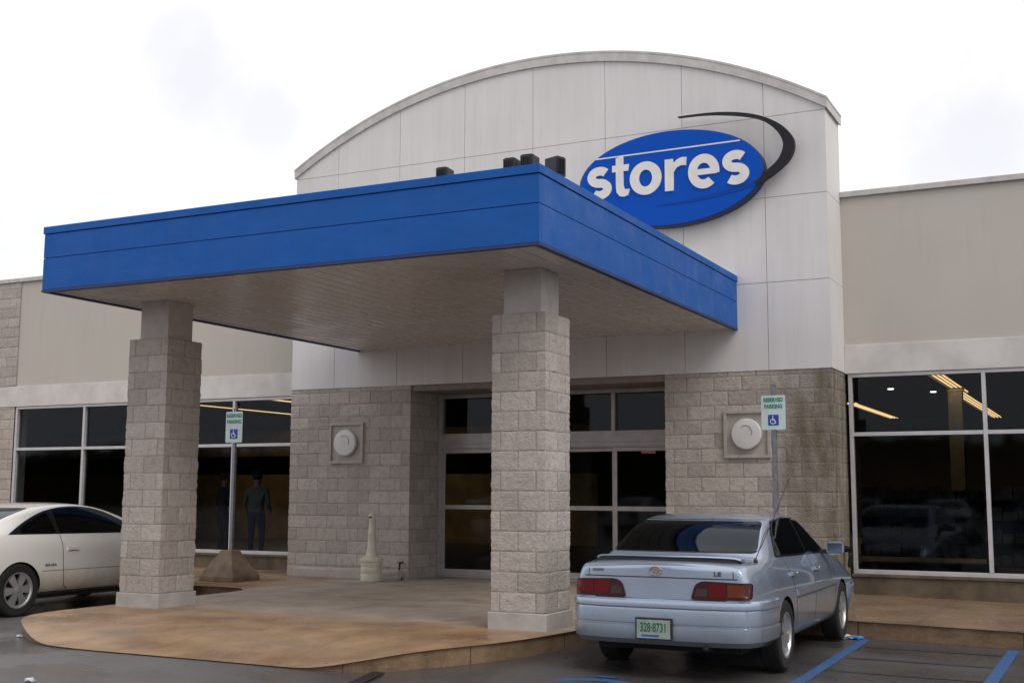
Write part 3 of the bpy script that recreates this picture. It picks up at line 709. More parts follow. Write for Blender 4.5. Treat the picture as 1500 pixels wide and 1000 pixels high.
mb = MB(); pt = catmull([(.79,5.735),(.45,5.665),(.1,5.61),(-.3,5.57),(-.7,5.56)], 5); strokep(pt, .05, mb, -.184, -.190, tw=[.085*(1-i/len(pt))**.8+.004 for i in range(len(pt))]); mb.build('swoosh_tail', TAILBLUE, S)

# ------------------------------------------------------------------ wall vents
for xv, zv, lab in [(-6.21,2.175,'round white vent cover in a square recessed frame on the left stone pier'), (.535,2.2,'round white vent cover in a square recessed frame behind the blue sedan')]:
    t = thing('wall_vent', lab, 'vent', (xv,0,zv), 0, 'round vents on the stone piers')
    h = .335; fw_ = .045; mb = MB()
    mb.box(-h,h,-.035,.03,h-fw_,h); mb.box(-h,h,-.035,.03,-h,-h+fw_); mb.box(-h,-h+fw_,-.034,.03,-h+fw_,h-fw_); mb.box(h-fw_,h,-.034,.03,-h+fw_,h-fw_); mb.build('vent_frame', VENTB, t, bevel=.004)
    mb = MB(); mb.box(-h+.01,h-.01,.004,.028,-h+.01,h-.01); mb.build('back_panel', VENTB, t)
    mb = MB(); mb.lathe([(.205,.003),(.215,-.02),(.215,-.06),(.205,-.073),(.17,-.08),(.05,-.082)], axis='y', n=40); mb.build('vent_cover', VENTW, t, smooth=35)
    mb = MB(); pts = [(.10*cos(a)*.9, -.084, .02+.10*sin(a)) for a in [R(130-12*k) for k in range(14)]]; mb.tube(pts, .006, 6); mb.build('cover_mark', simple('vent_grey', (.35,.34,.35), .5), t)

# ------------------------------------------------------------------ parking signs
def park_sign(x, y, zb, z0, z1, wd, pyr, lab, ptop, tilt):
    t = thing('parking_sign', lab, 'sign', (x,y,zb), 0, 'reserved parking signs on posts')
    mb = MB()
    if pyr:
        a = .33; b = .10; h = .47
        mb.add([(sx_*a,sy*a,0) for sx_, sy in ((-1,-1),(1,-1),(1,1),(-1,1))]+[(sx_*a,sy*a,.07) for sx_, sy in ((-1,-1),(1,-1),(1,1),(-1,1))]+[(sx_*b,sy*b,h) for sx_, sy in ((-1,-1),(1,-1),(1,1),(-1,1))],
               [(3,2,1,0),(8,9,10,11)]+[(i+4*k,(i+1)%4+4*k,(i+1)%4+4+4*k,i+4+4*k) for k in (0,1) for i in range(4)])
        mb.build('sign_base', PYR, t, bevel=.012)
    mb = MB()
    mb.box(-.024,-.018,.0,.028,.0,ptop); mb.box(.018,.024,.0,.028,.0,ptop); mb.box(-.0175,.0175,.0,.006,.0,ptop); mb.box(-.034,-.0245,.024,.028,.0,ptop); mb.box(.0245,.034,.024,.028,.0,ptop)
    mb.build('post', GALV, t)
    h = z1-z0; zc_ = (z0+z1)/2
    pl = rounded([(-wd/2,-h/2),(wd/2,-h/2),(wd/2,h/2),(-wd/2,h/2)], .025)
    mb = MB(); mb.prism([(u,v+zc_) for u,v in pl], XZ, -.003, -.007); pt = mb.build('sign_plate', SIGNPLATE, t)
    TM = lambda dx, dz: Matrix.Translation((dx,-.0085,zc_+dz)) @ RX
    text('sign_words', 'RESERVED', h*.16, SGREEN, pt, TM(0,h*.36), .001, .0035, wd/.33*.86)
    text('sign_words', 'PARKING', h*.16, SGREEN, pt, TM(0,h*.17), .001, .0035, wd/.33*.86)
    mb = MB(); q = h*.155; qc = -h*.22
    mb.prism([(u, v+zc_+qc) for u, v in rounded([(-q,-q),(q,-q),(q,q),(-q,q)], .012)], XZ, -.0075, -.0095); sq = mb.build('symbol_square', SBLUE, t)
    mb = MB(); vs = []; n = 24; y_a, y_b = -.0097, -.011; r0, r1 = q*.42, q*.56
    for i in range(n+1):
        a = R(115+250*i/n)
        for r in (r0, r1):
            vs.append((-q*.08+r*cos(a), y_b, zc_+qc-q*.22+r*sin(a)))
    mb.add(vs, [(2*i,2*i+1,2*i+3,2*i+2) for i in range(n)])
    bx = lambda x0,x1,z0_,z1_: mb.add([(x0,y_b-.0003,z0_+zc_+qc),(x1,y_b-.0003,z0_+zc_+qc),(x1,y_b-.0003,z1_+zc_+qc),(x0,y_b-.0003,z1_+zc_+qc)], [(0,1,2,3)])
    bx(-q*.18,-q*.02,-q*.15,q*.5); bx(-q*.02,q*.35,-q*.15,-q*.02); bx(-q*.02,q*.3,q*.12,q*.22); bx(q*.27,q*.4,-q*.6,-q*.151); bx(q*.4,q*.58,-q*.6,-q*.5)
    mb.add([(-q*.1+q*.13*cos(k*pi/6), y_b, zc_+qc+q*.68+q*.13*sin(k*pi/6)) for k in range(12)], [tuple(range(12))])
    mb.build('wheelchair_symbol', WHITEPAINT, sq, fix=False)
park_sign(-7.33,-1.5,0,2.14,2.63,.33,True,'reserved parking sign on a post in a concrete pyramid base, left of the doors',2.68,0)
park_sign(1.36,-1.75,-.01,2.17,2.60,.305,True,'reserved parking sign on a post behind the blue sedan',2.74,0)

# ------------------------------------------------------------------ ash receptacle, kerb stones, wall fittings, litter
t = thing('ash_bin', 'cream plastic ash receptacle with a tall thin neck standing by the left pier', 'ash bin', (-5.28,-.62,0))
mb = MB(); mb.lathe([(.155,0),(.165,.01),(.165,.12),(.162,.125),(.165,.13),(.167,.22),(.164,.225),(.167,.23),(.17,.30),(.182,.31),(.182,.345),(.14,.375),(.10,.385)], n=36); mb.build('bin_base', CREAM, t, smooth=35)
mb = MB(); mb.lathe([(.10,.386),(.085,.42),(.072,.50),(.066,.60),(.060,.72),(.062,.73),(.056,.74),(.048,.95),(.052,.96),(.052,1.03),(.045,1.04)], n=24); mb.build('bin_neck', CREAM, t, smooth=35)
mb = MB(); mb.box(-.02,.02,-.056,-.05,.97,1.0); mb.build('bin_opening', BLACK, t)
t = MB(); t.box(-7.05,-5.45,-.26,-.03,-.02,.155); o = t.build('concrete_wheel_stop', CONC, bevel=.03); tag(o, 'low pale concrete block lying along the foot of the left stone pier', 'kerb block')
t = MB(); t.box(-5.43,-5.05,-.24,-.03,-.02,.15); o = t.build('concrete_wheel_stop', CONC, bevel=.04); tag(o, 'short pale concrete block at the foot of the left pier behind the ash bin', 'kerb block')
t = thing('hose_tap', 'small black hose tap hanging at the bottom corner of the left stone pier', 'tap', (-5.10,-.03,.05))
mb = MB(); mb.tube([(0,.03,.22),(0,-.05,.2),(0,-.06,.1),(.02,-.08,.03),(.05,-.07,-.05)], .016); mb.build('hose', IRON, t, smooth=True)
mb = MB(); mb.lathe([(.035,-.0),(.035,.012)], (0,-.06,.21), n=10); mb.build('tap_handle', IRON, t)
t = thing('wall_valve', 'black pipe valve on the wall between the right stone pier and the window', 'valve', (XR+.02,.45,.62))
mb = MB(); mb.lathe([(.045,-.02),(.045,.02),(.03,.025),(.03,.05),(.042,.055),(.042,.075)], axis='x', n=16); mb.build('valve_body', IRON, t, smooth=35)
mb = MB(); mb.tube([(.05,0,-.02),(.055,0,-.1),(.04,0,-.2),(.045,0,-.25)], .02); mb.build('valve_pipe', IRON, t, smooth=True)
def litter(x, y, z, s, mat, lab, nm='paper_scrap', seed=0, cat='paper scrap'):
    bm = bmesh.new(); bmesh.ops.create_icosphere(bm, subdivisions=2, radius=s)
    for v in bm.verts:
        f = 1+.7*noise.noise(v.co/s*1.9+Vector((seed,0,0))); v.co *= f; v.co.z *= .45; v.co.x *= 1.5
    mnz = min(v.co.z for v in bm.verts)
    for v in bm.verts: v.co.z -= mnz; v.co += Vector((x,y,z))
    me = bpy.data.meshes.new(nm); bm.to_mesh(me); bm.free(); tag(link(nm, me, mat), lab, cat)
litter(2.42,-2.98,-.205,.055,PAPER,'crumpled white paper lying by the kerb beside the car front wheel',seed=1)
litter(2.53,-2.96,-.208,.05,PAPERB,'crumpled blue wrapper lying by the kerb beside the white paper',seed=2)
litter(-5.2,-7.45,-.15,.028,PAPER,'small white scrap on the asphalt off the left end of the kerb',seed=3)
litter(-2.69,-9.57,-.15,.032,PAPER,'small white scrap on the asphalt at the bottom left of the lot',seed=4)

# ------------------------------------------------------------------ cars
def make_body(st, name, paint, parent, axles, arch_r, arch_z, capb=.05):
    V = []; K = 11
    for (y,w,zf,zsh,wsh,zr,wr) in st:
        half = [(0,zf),(w*.80,zf),(w*.955,zf+.06),(w*.99,.42),(w,.60),(w*.985,zsh-.11),(wsh,zsh),((wsh+wr)/2+.012,(zsh+zr-.03)/2),(wr,zr-.028),(wr*.55,zr-.004),(0,zr)]
        ring = [(x,z) for x,z in half]+[(-x,z) for x,z in half[-2:0:-1]]
        V += [(x,y,z) for x,z in ring]
    n = 20; Fc = [(i*n+k, i*n+(k+1)%n, (i+1)*n+(k+1)%n, (i+1)*n+k) for i in range(len(st)-1) for k in range(n)]
    # end caps with a centre column, bulged in plan
    for e, s in ((0,-1),(len(st)-1,1)):
        b = e*n; y = st[e][0]; ctr = {}
        for k in range(1,10):
            x, _, z = V[b+k]; cols = []
            for f in (.55,0,-.55):
                V.append((x*f, y+s*capb*(1-f*f)+ (s*.0), z)); cols.append(len(V)-1)
            ctr[k] = [b+k]+cols+[b+n-k]
        # shift the outline itself a little
        for k in range(1,9):
            A, Bq = ctr[k], ctr[k+1]
            for q in range(4): Fc.append((A[q], A[q+1], Bq[q+1], Bq[q]))
        Fc.append((b, b+1, ctr[1][1], ctr[1][2])); Fc.append((b, ctr[1][2], ctr[1][3], b+n-1))
        Fc.append((b+10, ctr[9][2], ctr[9][1], b+9)); Fc.append((b+10, b+11, ctr[9][3], ctr[9][2]))
    me = bpy.data.meshes.new('m'); me.from_pydata(V, [], Fc)
    bm = bmesh.new(); bm.from_mesh(me); bmesh.ops.recalc_face_normals(bm, faces=bm.faces)
    cl = bm.edges.layers.float.new('crease_edge')
    bm.verts.ensure_lookup_table()
    ns = len(st)*n
    for e in bm.edges:
        a, b = (v.index for v in e.verts)
        if a < ns and b < ns:
            if a//n == b//n and a//n in (0, len(st)-1): e[cl] = .55
            elif a % n == b % n and a % n in (6, 14): e[cl] = .25
            elif a % n == b % n and a % n in (8, 12): e[cl] = .45
    bm.to_mesh(me); bm.free()
    o = bpy.data.objects.new('tmp', me); COL.objects.link(o); me.materials.append(paint)
    m = o.modifiers.new('s', 'SUBSURF'); m.levels = 3; m.render_levels = 3
    cut = MB()
    for ya in axles:
        for s in (-1,1):
            cut.lathe([(arch_r, s*.55),(arch_r, s*1.2)], (0,ya,arch_z), 'x', 40)
    cm = cut.mesh(); cm.materials.append(BLACK); co = bpy.data.objects.new('cut', cm); COL.objects.link(co)
    m = o.modifiers.new('b', 'BOOLEAN'); m.operation = 'DIFFERENCE'; m.object = co; m.solver = 'EXACT'; m.material_mode = 'TRANSFER'
    dg = bpy.context.evaluated_depsgraph_get(); ev = o.evaluated_get(dg); me2 = bpy.data.meshes.new_from_object(ev)
    o.modifiers.remove(m); dg.update(); me3 = bpy.data.meshes.new_from_object(o.evaluated_get(bpy.context.evaluated_depsgraph_get()))
    bm = bmesh.new(); bm.from_mesh(me3); bvh = BVHTree.FromBMesh(bm); bm.free()
    bpy.data.objects.remove(o); bpy.data.objects.remove(co); bpy.data.meshes.remove(me3)
    return link(name, me2, None, parent, smooth=38), bvh
def conform(bvh, outline, axis, side, name, mat, parent, off=.004, depth=.012, step=.05, smooth=True):
    """lay a 2D outline on the body: axis 'x' uses (y,z) seen from side*x; axis 'y' uses (x,z) seen from side*y; 'z' uses (x,y) from above"""
    V, Fc = cdt(dense(outline, step*.6), step); P = []
    for v in V:
        if axis == 'x': o, d = Vector((side*3, v.x, v.y)), Vector((-side,0,0))
        elif axis == 'y': o, d = Vector((v.x, side*5, v.y)), Vector((0,-side,0))
        else: o, d = Vector((v.x, v.y, 4)), Vector((0,0,-1))
        h, nn, _, _ = bvh.ray_cast(o, d)
        if h is None: P.append(None); continue
        if nn.dot(d) > 0: nn = -nn
        P.append(h+nn*off)
    for i, p in enumerate(P):
        if p is None:
            j = min((k for k in range(len(P)) if P[k] is not None), key=lambda k: (V[k]-V[i]).length); P[i] = P[j].copy()
    me = bpy.data.meshes.new('m'); bm = bmesh.new(); bv = [bm.verts.new(p) for p in P]
    for f in Fc:
        try: bm.faces.new([bv[i] for i in f])
        except ValueError: pass
    bm.normal_update()
    ref = Vector({'x': (side,0,0), 'y': (0,side,0), 'z': (0,0,1)}[axis])
    if sum((f.normal.dot(ref) for f in bm.faces)) < 0: bmesh.ops.reverse_faces(bm, faces=bm.faces)
    be = [e for e in bm.edges if e.is_boundary]
    r = bmesh.ops.extrude_edge_only(bm, edges=be)
    for v in [g_ for g_ in r['geom'] if isinstance(g_, bmesh.types.BMVert)]: v.co -= ref*depth
    bm.normal_update(); bm.to_mesh(me); bm.free()
    return link(name, me, mat, parent, smooth=40 if smooth else False)
def strip(pts, w):
    P = [Vector(p) for p in pts]; n = len(P); L = []; Rt = []
    for i, p in enumerate(P):
        d = (P[min(i+1,n-1)]-P[max(i-1,0)]).normalized(); nn = Vector((-d.y,d.x))*w/2; L.append(p+nn); Rt.append(p-nn)
    return L+Rt[::-1]
def bumper(path, sec, name, mat, parent, mirror=True):
    pts = catmull(path, 5); pts = pts+[Vector((-p.x,p.y)) for p in pts[-2::-1]] if abs(pts[-1].x) < 1e-6 else [Vector((-p.x,p.y)) for p in pts[::-1]]+pts[1:]
    vs = []; k = len(sec)
    sg = -1 if path[0][1] < 0 else 1
    for i, p in enumerate(pts):
        d = (pts[min(i+1,len(pts)-1)]-pts[max(i-1,0)]).normalized(); nn = Vector((d.y,-d.x))
        if nn.dot(Vector((p.x*.8,p.y)).normalized()) < 0: nn = -nn
        for o, z in sec: vs.append((p.x+nn.x*o, p.y+nn.y*o, z))
    mb = MB(); mb.add(vs, [(i*k+j, (i+1)*k+j, (i+1)*k+j+1, i*k+j+1) for i in range(len(pts)-1) for j in range(k-1)]+[tuple(range(k)), tuple((len(pts)-1)*k+j for j in range(k))[::-1]])
    return mb.build(name, mat, parent, smooth=28)
def wheel_meshes(r, rr, wd, spokes, style):
    T = MB(); T.lathe([(rr*.96,-wd*.46),(rr*1.02,-wd*.5),(r*.93,-wd*.5),(r*.985,-wd*.42),(r,-wd*.3),(r,wd*.3),(r*.985,wd*.42),(r*.93,wd*.5),(rr*1.04,wd*.5),(rr*.98,wd*.46)], axis='x', n=40, caps=False)
    for k in range(3): T.lathe([(r*1.001,-wd*.25+k*wd*.22),(r*1.003,-wd*.25+k*wd*.22+.012)], axis='x', n=40, caps=False)
    H = MB(); H.lathe([(rr*1.0,wd*.47),(rr*1.01,wd*.49),(rr*.93,wd*.47),(rr*.88,wd*.40),(rr*.86,wd*.1)], axis='x', n=40, caps=False)
    H.lathe([(rr*.28,wd*.30),(rr*.26,wd*.42),(rr*.2,wd*.45),(rr*.05,wd*.455)], axis='x', n=24)
    for k in range(spokes):
        a = 2*pi*k/spokes; ca, sa = cos(a), sin(a)
        w0, w1 = (rr*.12, rr*.17) if style == 'thin' else (rr*.15, rr*.25)
        o = [(rr*.2,-w0),(rr*.92,-w1),(rr*.92,w1),(rr*.2,w0)]
        vs = []
        for x in (wd*.26, None):
            for u, v in o:
                xx = x if x is not None else (wd*.44 if u < rr*.5 else wd*.41)
                vs.append((xx, u*ca-v*sa, u*sa+v*ca))
        H.add(vs, [(3,2,1,0),(4,5,6,7),(0,1,5,4),(1,2,6,5),(2,3,7,6),(3,0,4,7)])
    Bk = MB(); Bk.lathe([(.02,wd*.08),(rr*.87,wd*.08)], axis='x', n=32, caps=False)
    Bk.lathe([(.05,wd*.09),(rr*.55,wd*.10),(rr*.55,wd*.05)], axis='x', n=32)
    return T.mesh(), H.mesh(), Bk.mesh()
def wheels(root, ms, places):
    T, H, Bk = ms
    for m, k in ((T,RUBBER),(H,RIM),(Bk,BLACK)):
        m.materials.append(k); m.polygons.foreach_set('use_smooth', [True]*len(m.polygons)); m.set_sharp_from_angle(angle=R(35))
    for x, y, z in places:
        w = bpy.data.objects.new('wheel', H); COL.objects.link(w); w.parent = root; w.location = (x,y,z); w.rotation_euler = (random.uniform(0,1), 0, 0 if x > 0 else pi)
        for nm, m in (('tyre',T),('brake_disc',Bk)):
            c = bpy.data.objects.new(nm, m); COL.objects.link(c); c.parent = w

# --- silver-blue sedan
SED = thing('parked_sedan', 'silver blue four-door sedan parked nose-in beside the right column', 'car', (1.60,-4.47,zlot(1.6)), R(.8)); SED.scale.x = .97
st = [(-2.31,.78,.33,.915,.725,.955,.60),(-2.24,.822,.29,.94,.755,.99,.63),(-2.0,.862,.25,.95,.785,.998,.66),(-1.85,.875,.22,.955,.80,1.002,.69),(-1.72,.884,.20,.955,.805,1.015,.695),
      (-1.45,.888,.2,.95,.805,1.17,.665),(-1.15,.888,.2,.945,.805,1.325,.622),(-.65,.888,.2,.94,.805,1.383,.60),(.1,.888,.2,.93,.805,1.378,.59),(.55,.888,.2,.92,.805,1.28,.61),
      (.93,.886,.2,.905,.80,1.09,.67),(1.22,.882,.2,.89,.79,.955,.69),(1.6,.875,.2,.85,.77,.90,.64),(1.95,.86,.22,.79,.735,.83,.6),(2.22,.82,.25,.69,.68,.73,.55),(2.34,.76,.3,.62,.61,.66,.5)]
body, bv = make_body(st, 'body', PAINTB, SED, (-1.33,1.29), .335, .315)
conform(bv, rounded([(-.705,1.03),(.705,1.03),(.638,1.315),(-.638,1.315)], .06), 'y', -1, 'window_seal', BLACK, SED, .002)
conform(bv, rounded([(-.692,1.038),(.692,1.038),(.605,1.298),(-.605,1.298)], .05), 'y', -1, 'rear_window', CARGLASS, SED, .005)
conform(bv, rounded([(-.64,1.0),(.64,1.0),(.54,1.325),(-.54,1.325)], .05), 'y', 1, 'windscreen', CARGLASS, SED, .004)
dlo = [(-1.36,.985),(.80,.945),(.86,.965),(.66,1.085),(.38,1.245),(.18,1.31),(-.35,1.328),(-.90,1.298),(-1.07,1.215)]
for s in (-1,1):
    conform(bv, rounded(dlo, .05), 'x', s, 'window_surround', GLOSSBLK, SED, .002)
    conform(bv, rounded([(-1.29,1.0),(-.13,.98),(-.10,1.31),(-.35,1.312),(-.86,1.283),(-1.02,1.20)], .04), 'x', s, 'side_window', CARGLASS, SED, .0055)
    conform(bv, rounded([(-.06,.98),(.75,.965),(.62,1.072),(.35,1.222),(.16,1.288),(-.03,1.302)], .035), 'x', s, 'side_window', CARGLASS, SED, .0055)
    for pl in ([(-.08,.965),(-.09,.7),(-.09,.30)], [(-1.10,.97),(-1.03,.8),(-.93,.62),(-.90,.40),(-.88,.30)], [(.90,.95),(.92,.75),(.90,.32)]):
        conform(bv, strip(dense(pl,.05,False), .009), 'x', s, 'door_seam', BLACK, SED, .0012, .004)
    conform(bv, strip(dense([(-.90,.65),(.92,.655)],.08,False), .065), 'x', s, 'side_moulding', PAINTB, SED, .014, .02)
    conform(bv, strip(dense([(-.90,.615),(.92,.62)],.08,False), .008), 'x', s, 'moulding_gap', BLACK, SED, .012, .01)
    conform(bv, strip(dense([(-.97,.235),(.94,.235)],.08,False), .07), 'x', s, 'rocker_panel', BLACK, SED, .004, .01)
    for yh in (-.98, .02):
        h, nn, _, _ = bv.ray_cast(Vector((s*3,yh,.83)), Vector((-s,0,0)))
        mb = MB(); mb.box(-.014,.014,-.085,.085,-.018,.018); me = mb.mesh(); me.transform(Matrix.Translation(h+Vector((s*.012,0,0))))
        o = link('door_handle', me, PAINTB, SED)
        mb = MB(); mb.lathe([(.012,0),(.012,.006)], axis='x', n=12); me = mb.mesh(); me.transform(Matrix.Translation(h+Vector((s*(.026 if s > 0 else .032),.09*1,.0)))); link('door_lock', me, CHROME, o)
    # tail lamps: outer red or amber, inner dark
    lamp = rounded([(s*.295,.672),(s*.80,.675),(s*.80,.815),(s*.40,.828),(s*.335,.80)], .03)
    L = conform(bv, lamp, 'y', -1, 'tail_lamp', LENSD, SED, .012, .02)
    conform(bv, rounded([(s*.46,.70),(s*.60,.70),(s*.60,.803),(s*.46,.806)], .008), 'y', -1, 'brake_lens', LENSR, L, .0145, .004)
    if s > 0: conform(bv, rounded([(.615,.70),(.785,.70),(.785,.797),(.615,.803)], .008), 'y', -1, 'indicator_lens', LENSA, L, .0145, .004)
    else: conform(bv, rounded([(-.785,.70),(-.615,.70),(-.615,.803),(-.785,.797)], .008), 'y', -1, 'indicator_lens', LENSR, L, .0145, .004)
    conform(bv, rounded([(s*.33,.70),(s*.44,.70),(s*.44,.765),(s*.345,.765)], .008), 'y', -1, 'reversing_lens', LENSC, L, .0145, .004)
    # headlamps
    conform(bv, rounded([(s*.36,.60),(s*.70,.60),(s*.72,.68),(s*.36,.69)], .02), 'y', 1, 'headlamp', LENSC, SED, .006)
    # mirrors
    mb = MB(); vs = [(u*.105, w_, v*.062) for w_ in (-.035,) for u, v in [(cos(k*pi/8)*(1 if abs(cos(k*pi/8)) < .75 else .95), sin(k*pi/8)) for k in range(16)]]
    prof = [(-.06,1.0),(-.045,1.04),(.0,1.0),(.05,.8),(.08,.45)]
    vs = []
    for y, f in prof:
        for k in range(16):
            a = 2*pi*k/16; e = lambda c: math.copysign(abs(c)**.6, c); vs.append((s*.945+.092*f*e(cos(a)), .66+y, 1.0+.068*f*e(sin(a))))
    mb.add(vs, [(i*16+k, i*16+(k+1)%16, (i+1)*16+(k+1)%16, (i+1)*16+k) for i in range(4) for k in range(16)]+[tuple(range(16)), tuple(64+k for k in range(16))])
    mm = mb.build('side_mirror', PAINTB, SED, smooth=40)
    mb = MB(); mb.box(s*.945-.078,s*.945+.078,.593,.597,.945,1.052); mb.build('mirror_glass', CARGLASS if False else simple('mirror_silver', (.10,.13,.18), .08, .6), mm)
    mb = MB(); a, b = sorted((s*.78, s*.9)); mb.box(a, b, .62,.69,.94,.985); mb.build('mirror_arm', BLACK, mm)
# trunk lid seams, badges
conform(bv, strip(dense([(-.70,.845),(-.35,.846),(0,.848),(.35,.846),(.70,.845)],.06,False), .009), 'y', -1, 'trunk_seam', BLACK, SED, .0015, .004)
for s in (-1,1): conform(bv, strip(dense([(s*.665,.85),(s*.66,.965)],.04,False), .007), 'y', -1, 'trunk_seam', BLACK, SED, .0015, .004)
conform(bv, strip([(-.60,.668),(.0,.662),(.60,.668)], .012), 'y', -1, 'trunk_seam', BLACK, SED, .0015, .004)
h, nn, _, _ = bv.ray_cast(Vector((-.02,-5,.90)), Vector((0,1,0)))
mb = MB()
def ringt(cx, cz, rx, rz, r=.0045): 
    mb.tube([(cx+rx*cos(2*pi*k/28), 0, cz+rz*sin(2*pi*k/28)) for k in range(29)], r, 6)
ringt(0,0,.056,.036); ringt(0,.009,.034,.014,.0035); ringt(0,-.004,.014,.029,.0035)
me = mb.mesh(); me.transform(Matrix.Translation(h+Vector((0,-.006,0)))); link('emblem', me, GOLD, SED, smooth=True)
def ctext(nm, s, x, z, size, mat, par, off, sx_=1):
    h, nn, _, _ = bv.ray_cast(Vector((x,-5,z)), Vector((0,1,0)))
    ang = math.atan2(nn.x, -nn.y)
    return text(nm, s, size, mat, par, Matrix.Translation(h+nn*off) @ Matrix.Rotation(ang,4,'Z') @ RX, .002, .002, sx_)
ctext('model_badge', 'LE', .53, .885, .05, DKTEXT, SED, .003, 1.3)
ctext('model_badge', 'CAMRY', -.57, .895, .028, LTTEXT, SED, .003, 1.2)
# bumpers
sec = [(-.06,.668),(-.005,.666),(.018,.652),(.024,.630),(.022,.60),(.010,.588),(.012,.575),(.014,.50),(.012,.468),(.002,.462),(.002,.45),(.016,.442),(.017,.38),(.004,.33),(-.05,.285),(-.12,.28)]
rp = [(0,-2.39),(.40,-2.383),(.66,-2.345),(.81,-2.255),(.88,-2.07),(.892,-1.88),(.892,-1.69)]
bumper(rp, sec, 'rear_bumper', PAINTB, SED)
bumper([(0,2.39),(.4,2.37),(.65,2.30),(.79,2.18),(.865,1.98),(.88,1.80),(.882,1.68)], [(-.06,.60),(.0,.59),(.012,.56),(.012,.40),(-.02,.28),(-.1,.25)], 'front_bumper', PAINTB, SED)
mb = MB(); mb.box(-.66,.66,-2.1,2.1,.215,.30); mb.build('underbody', RUBBER, SED)
mb = MB(); mb.tube([(.42,-2.36,.27),(.42,-1.9,.26)], .026, 12); mb.build('exhaust', IRON, SED, smooth=True)
# plate
P = MB(); P.box(-.168,.168,-2.428,-2.412,.335,.515); fr = P.build('plate_frame', BLACK, SED, bevel=.004)
P = MB(); P.box(-.152,.152,-2.4325,-2.4285,.345,.498); pl = P.build('licence_plate', PLATEM, SED)
for o in (fr, pl): o.location.x = -.02
text('plate_number', '328·8731', .105, PLATEG, pl, Matrix.Translation((0,-2.4335,.432)) @ RX, .0008, .002, .62)
P = MB(); P.box(-.11,.05,-2.4332,-2.4326,.358,.375); P.build('plate_strip', PLATEB, pl)
# spoiler
vs = []; n = 30
for i in range(n+1):
    f = -1+2*i/n; x = f*.675; y0 = -2.245+.09*f*f+.05*f**8; zt = 1.016-.014*abs(f)**4-.02*max(0,abs(f)-.92)*8
    for dy, dz in ((0,.0),(.015,.012),(.10,.004),(.17,-.012),(.17,-.02),(.02,-.012)): vs.append((x, y0+dy, zt+dz))
mb = MB(); mb.add(vs, [(i*6+j, i*6+(j+1)%6, (i+1)*6+(j+1)%6, (i+1)*6+j) for i in range(n) for j in range(6)]+[tuple(range(6)), tuple(n*6+j for j in range(6))[::-1]]); sp = mb.build('spoiler', PAINTB, SED, smooth=45)
vs = []
for i in range(n+1):
    f = -1+2*i/n; x = f*.655; y0 = -2.235+.09*f*f+.05*f**8; zt = 1.004-.014*abs(f)**4-.02*max(0,abs(f)-.92)*8
    for dy, dz in ((0,.0),(.12,.0),(.12,-.05),(0,-.035)): vs.append((x, y0+dy, zt+dz))
mb = MB(); mb.add(vs, [(i*4+j, i*4+(j+1)%4, (i+1)*4+(j+1)%4, (i+1)*4+j) for i in range(n) for j in range(4)]); mb.build('spoiler_gap', BLACK, sp)
h, nn, _, _ = bv.ray_cast(Vector((.74,-1.86,3)), Vector((0,0,-1)))
mb = MB(); mb.lathe([(.022,-.01),(.018,.02),(.008,.04)], h, n=12); mb.tube([h+Vector((0,0,.03)), h+Vector((.03,.55,.37)), h+Vector((.06,1.10,.74))], .004, 6); mb.build('antenna', BLACK, SED, smooth=True)
wheels(SED, wheel_meshes(.31,.2,.195,7,'thin'), [(s*.78,y,.31) for s in (-1,1) for y in (-1.33,1.29)])
# seats dimly visible
mb = MB()
for x in (-.36,.36):
    mb.box(x-.23,x+.23,.0,.14,.45,1.02); mb.box(x-.12,x+.12,.02,.10,1.03,1.19)
mb.box(-.62,.62,-.98,-.86,.45,1.0)

# --- pearl white coupe
CPE = thing('parked_coupe', 'pearl white two-door coupe parked nose-in behind the left column', 'car', (-7.76,-4.70,-.15))
st = [(-2.33,.78,.33,.915,.72,.95,.58),(-2.22,.845,.28,.95,.765,.995,.62),(-1.85,.885,.22,.972,.80,1.045,.66),(-1.45,.898,.2,.972,.81,1.17,.64),(-1.05,.9,.2,.965,.815,1.30,.60),(-.65,.9,.2,.957,.815,1.362,.575),
      (-.25,.9,.2,.945,.815,1.378,.555),(.15,.9,.2,.935,.815,1.35,.56),(.55,.9,.2,.92,.81,1.245,.60),(.95,.896,.2,.905,.805,1.07,.66),(1.28,.89,.2,.885,.795,.955,.69),(1.62,.88,.2,.84,.765,.88,.63),(1.9,.83,.23,.75,.69,.78,.54),(2.1,.66,.3,.62,.54,.66,.42)]
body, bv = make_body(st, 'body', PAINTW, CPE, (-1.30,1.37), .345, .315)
conform(bv, rounded([(-.64,1.07),(.64,1.07),(.54,1.30),(-.54,1.30)], .05), 'y', -1, 'rear_window', CARGLASS, CPE, .005)
conform(bv, rounded([(-.64,1.0),(.64,1.0),(.54,1.31),(-.54,1.31)], .05), 'y', 1, 'windscreen', CARGLASS, CPE, .004)
dlo = catmull([(-1.42,.985),(-1.08,1.145),(-.74,1.262),(-.35,1.318),(.0,1.31),(.3,1.25),(.62,1.12),(.95,.96)], 5)
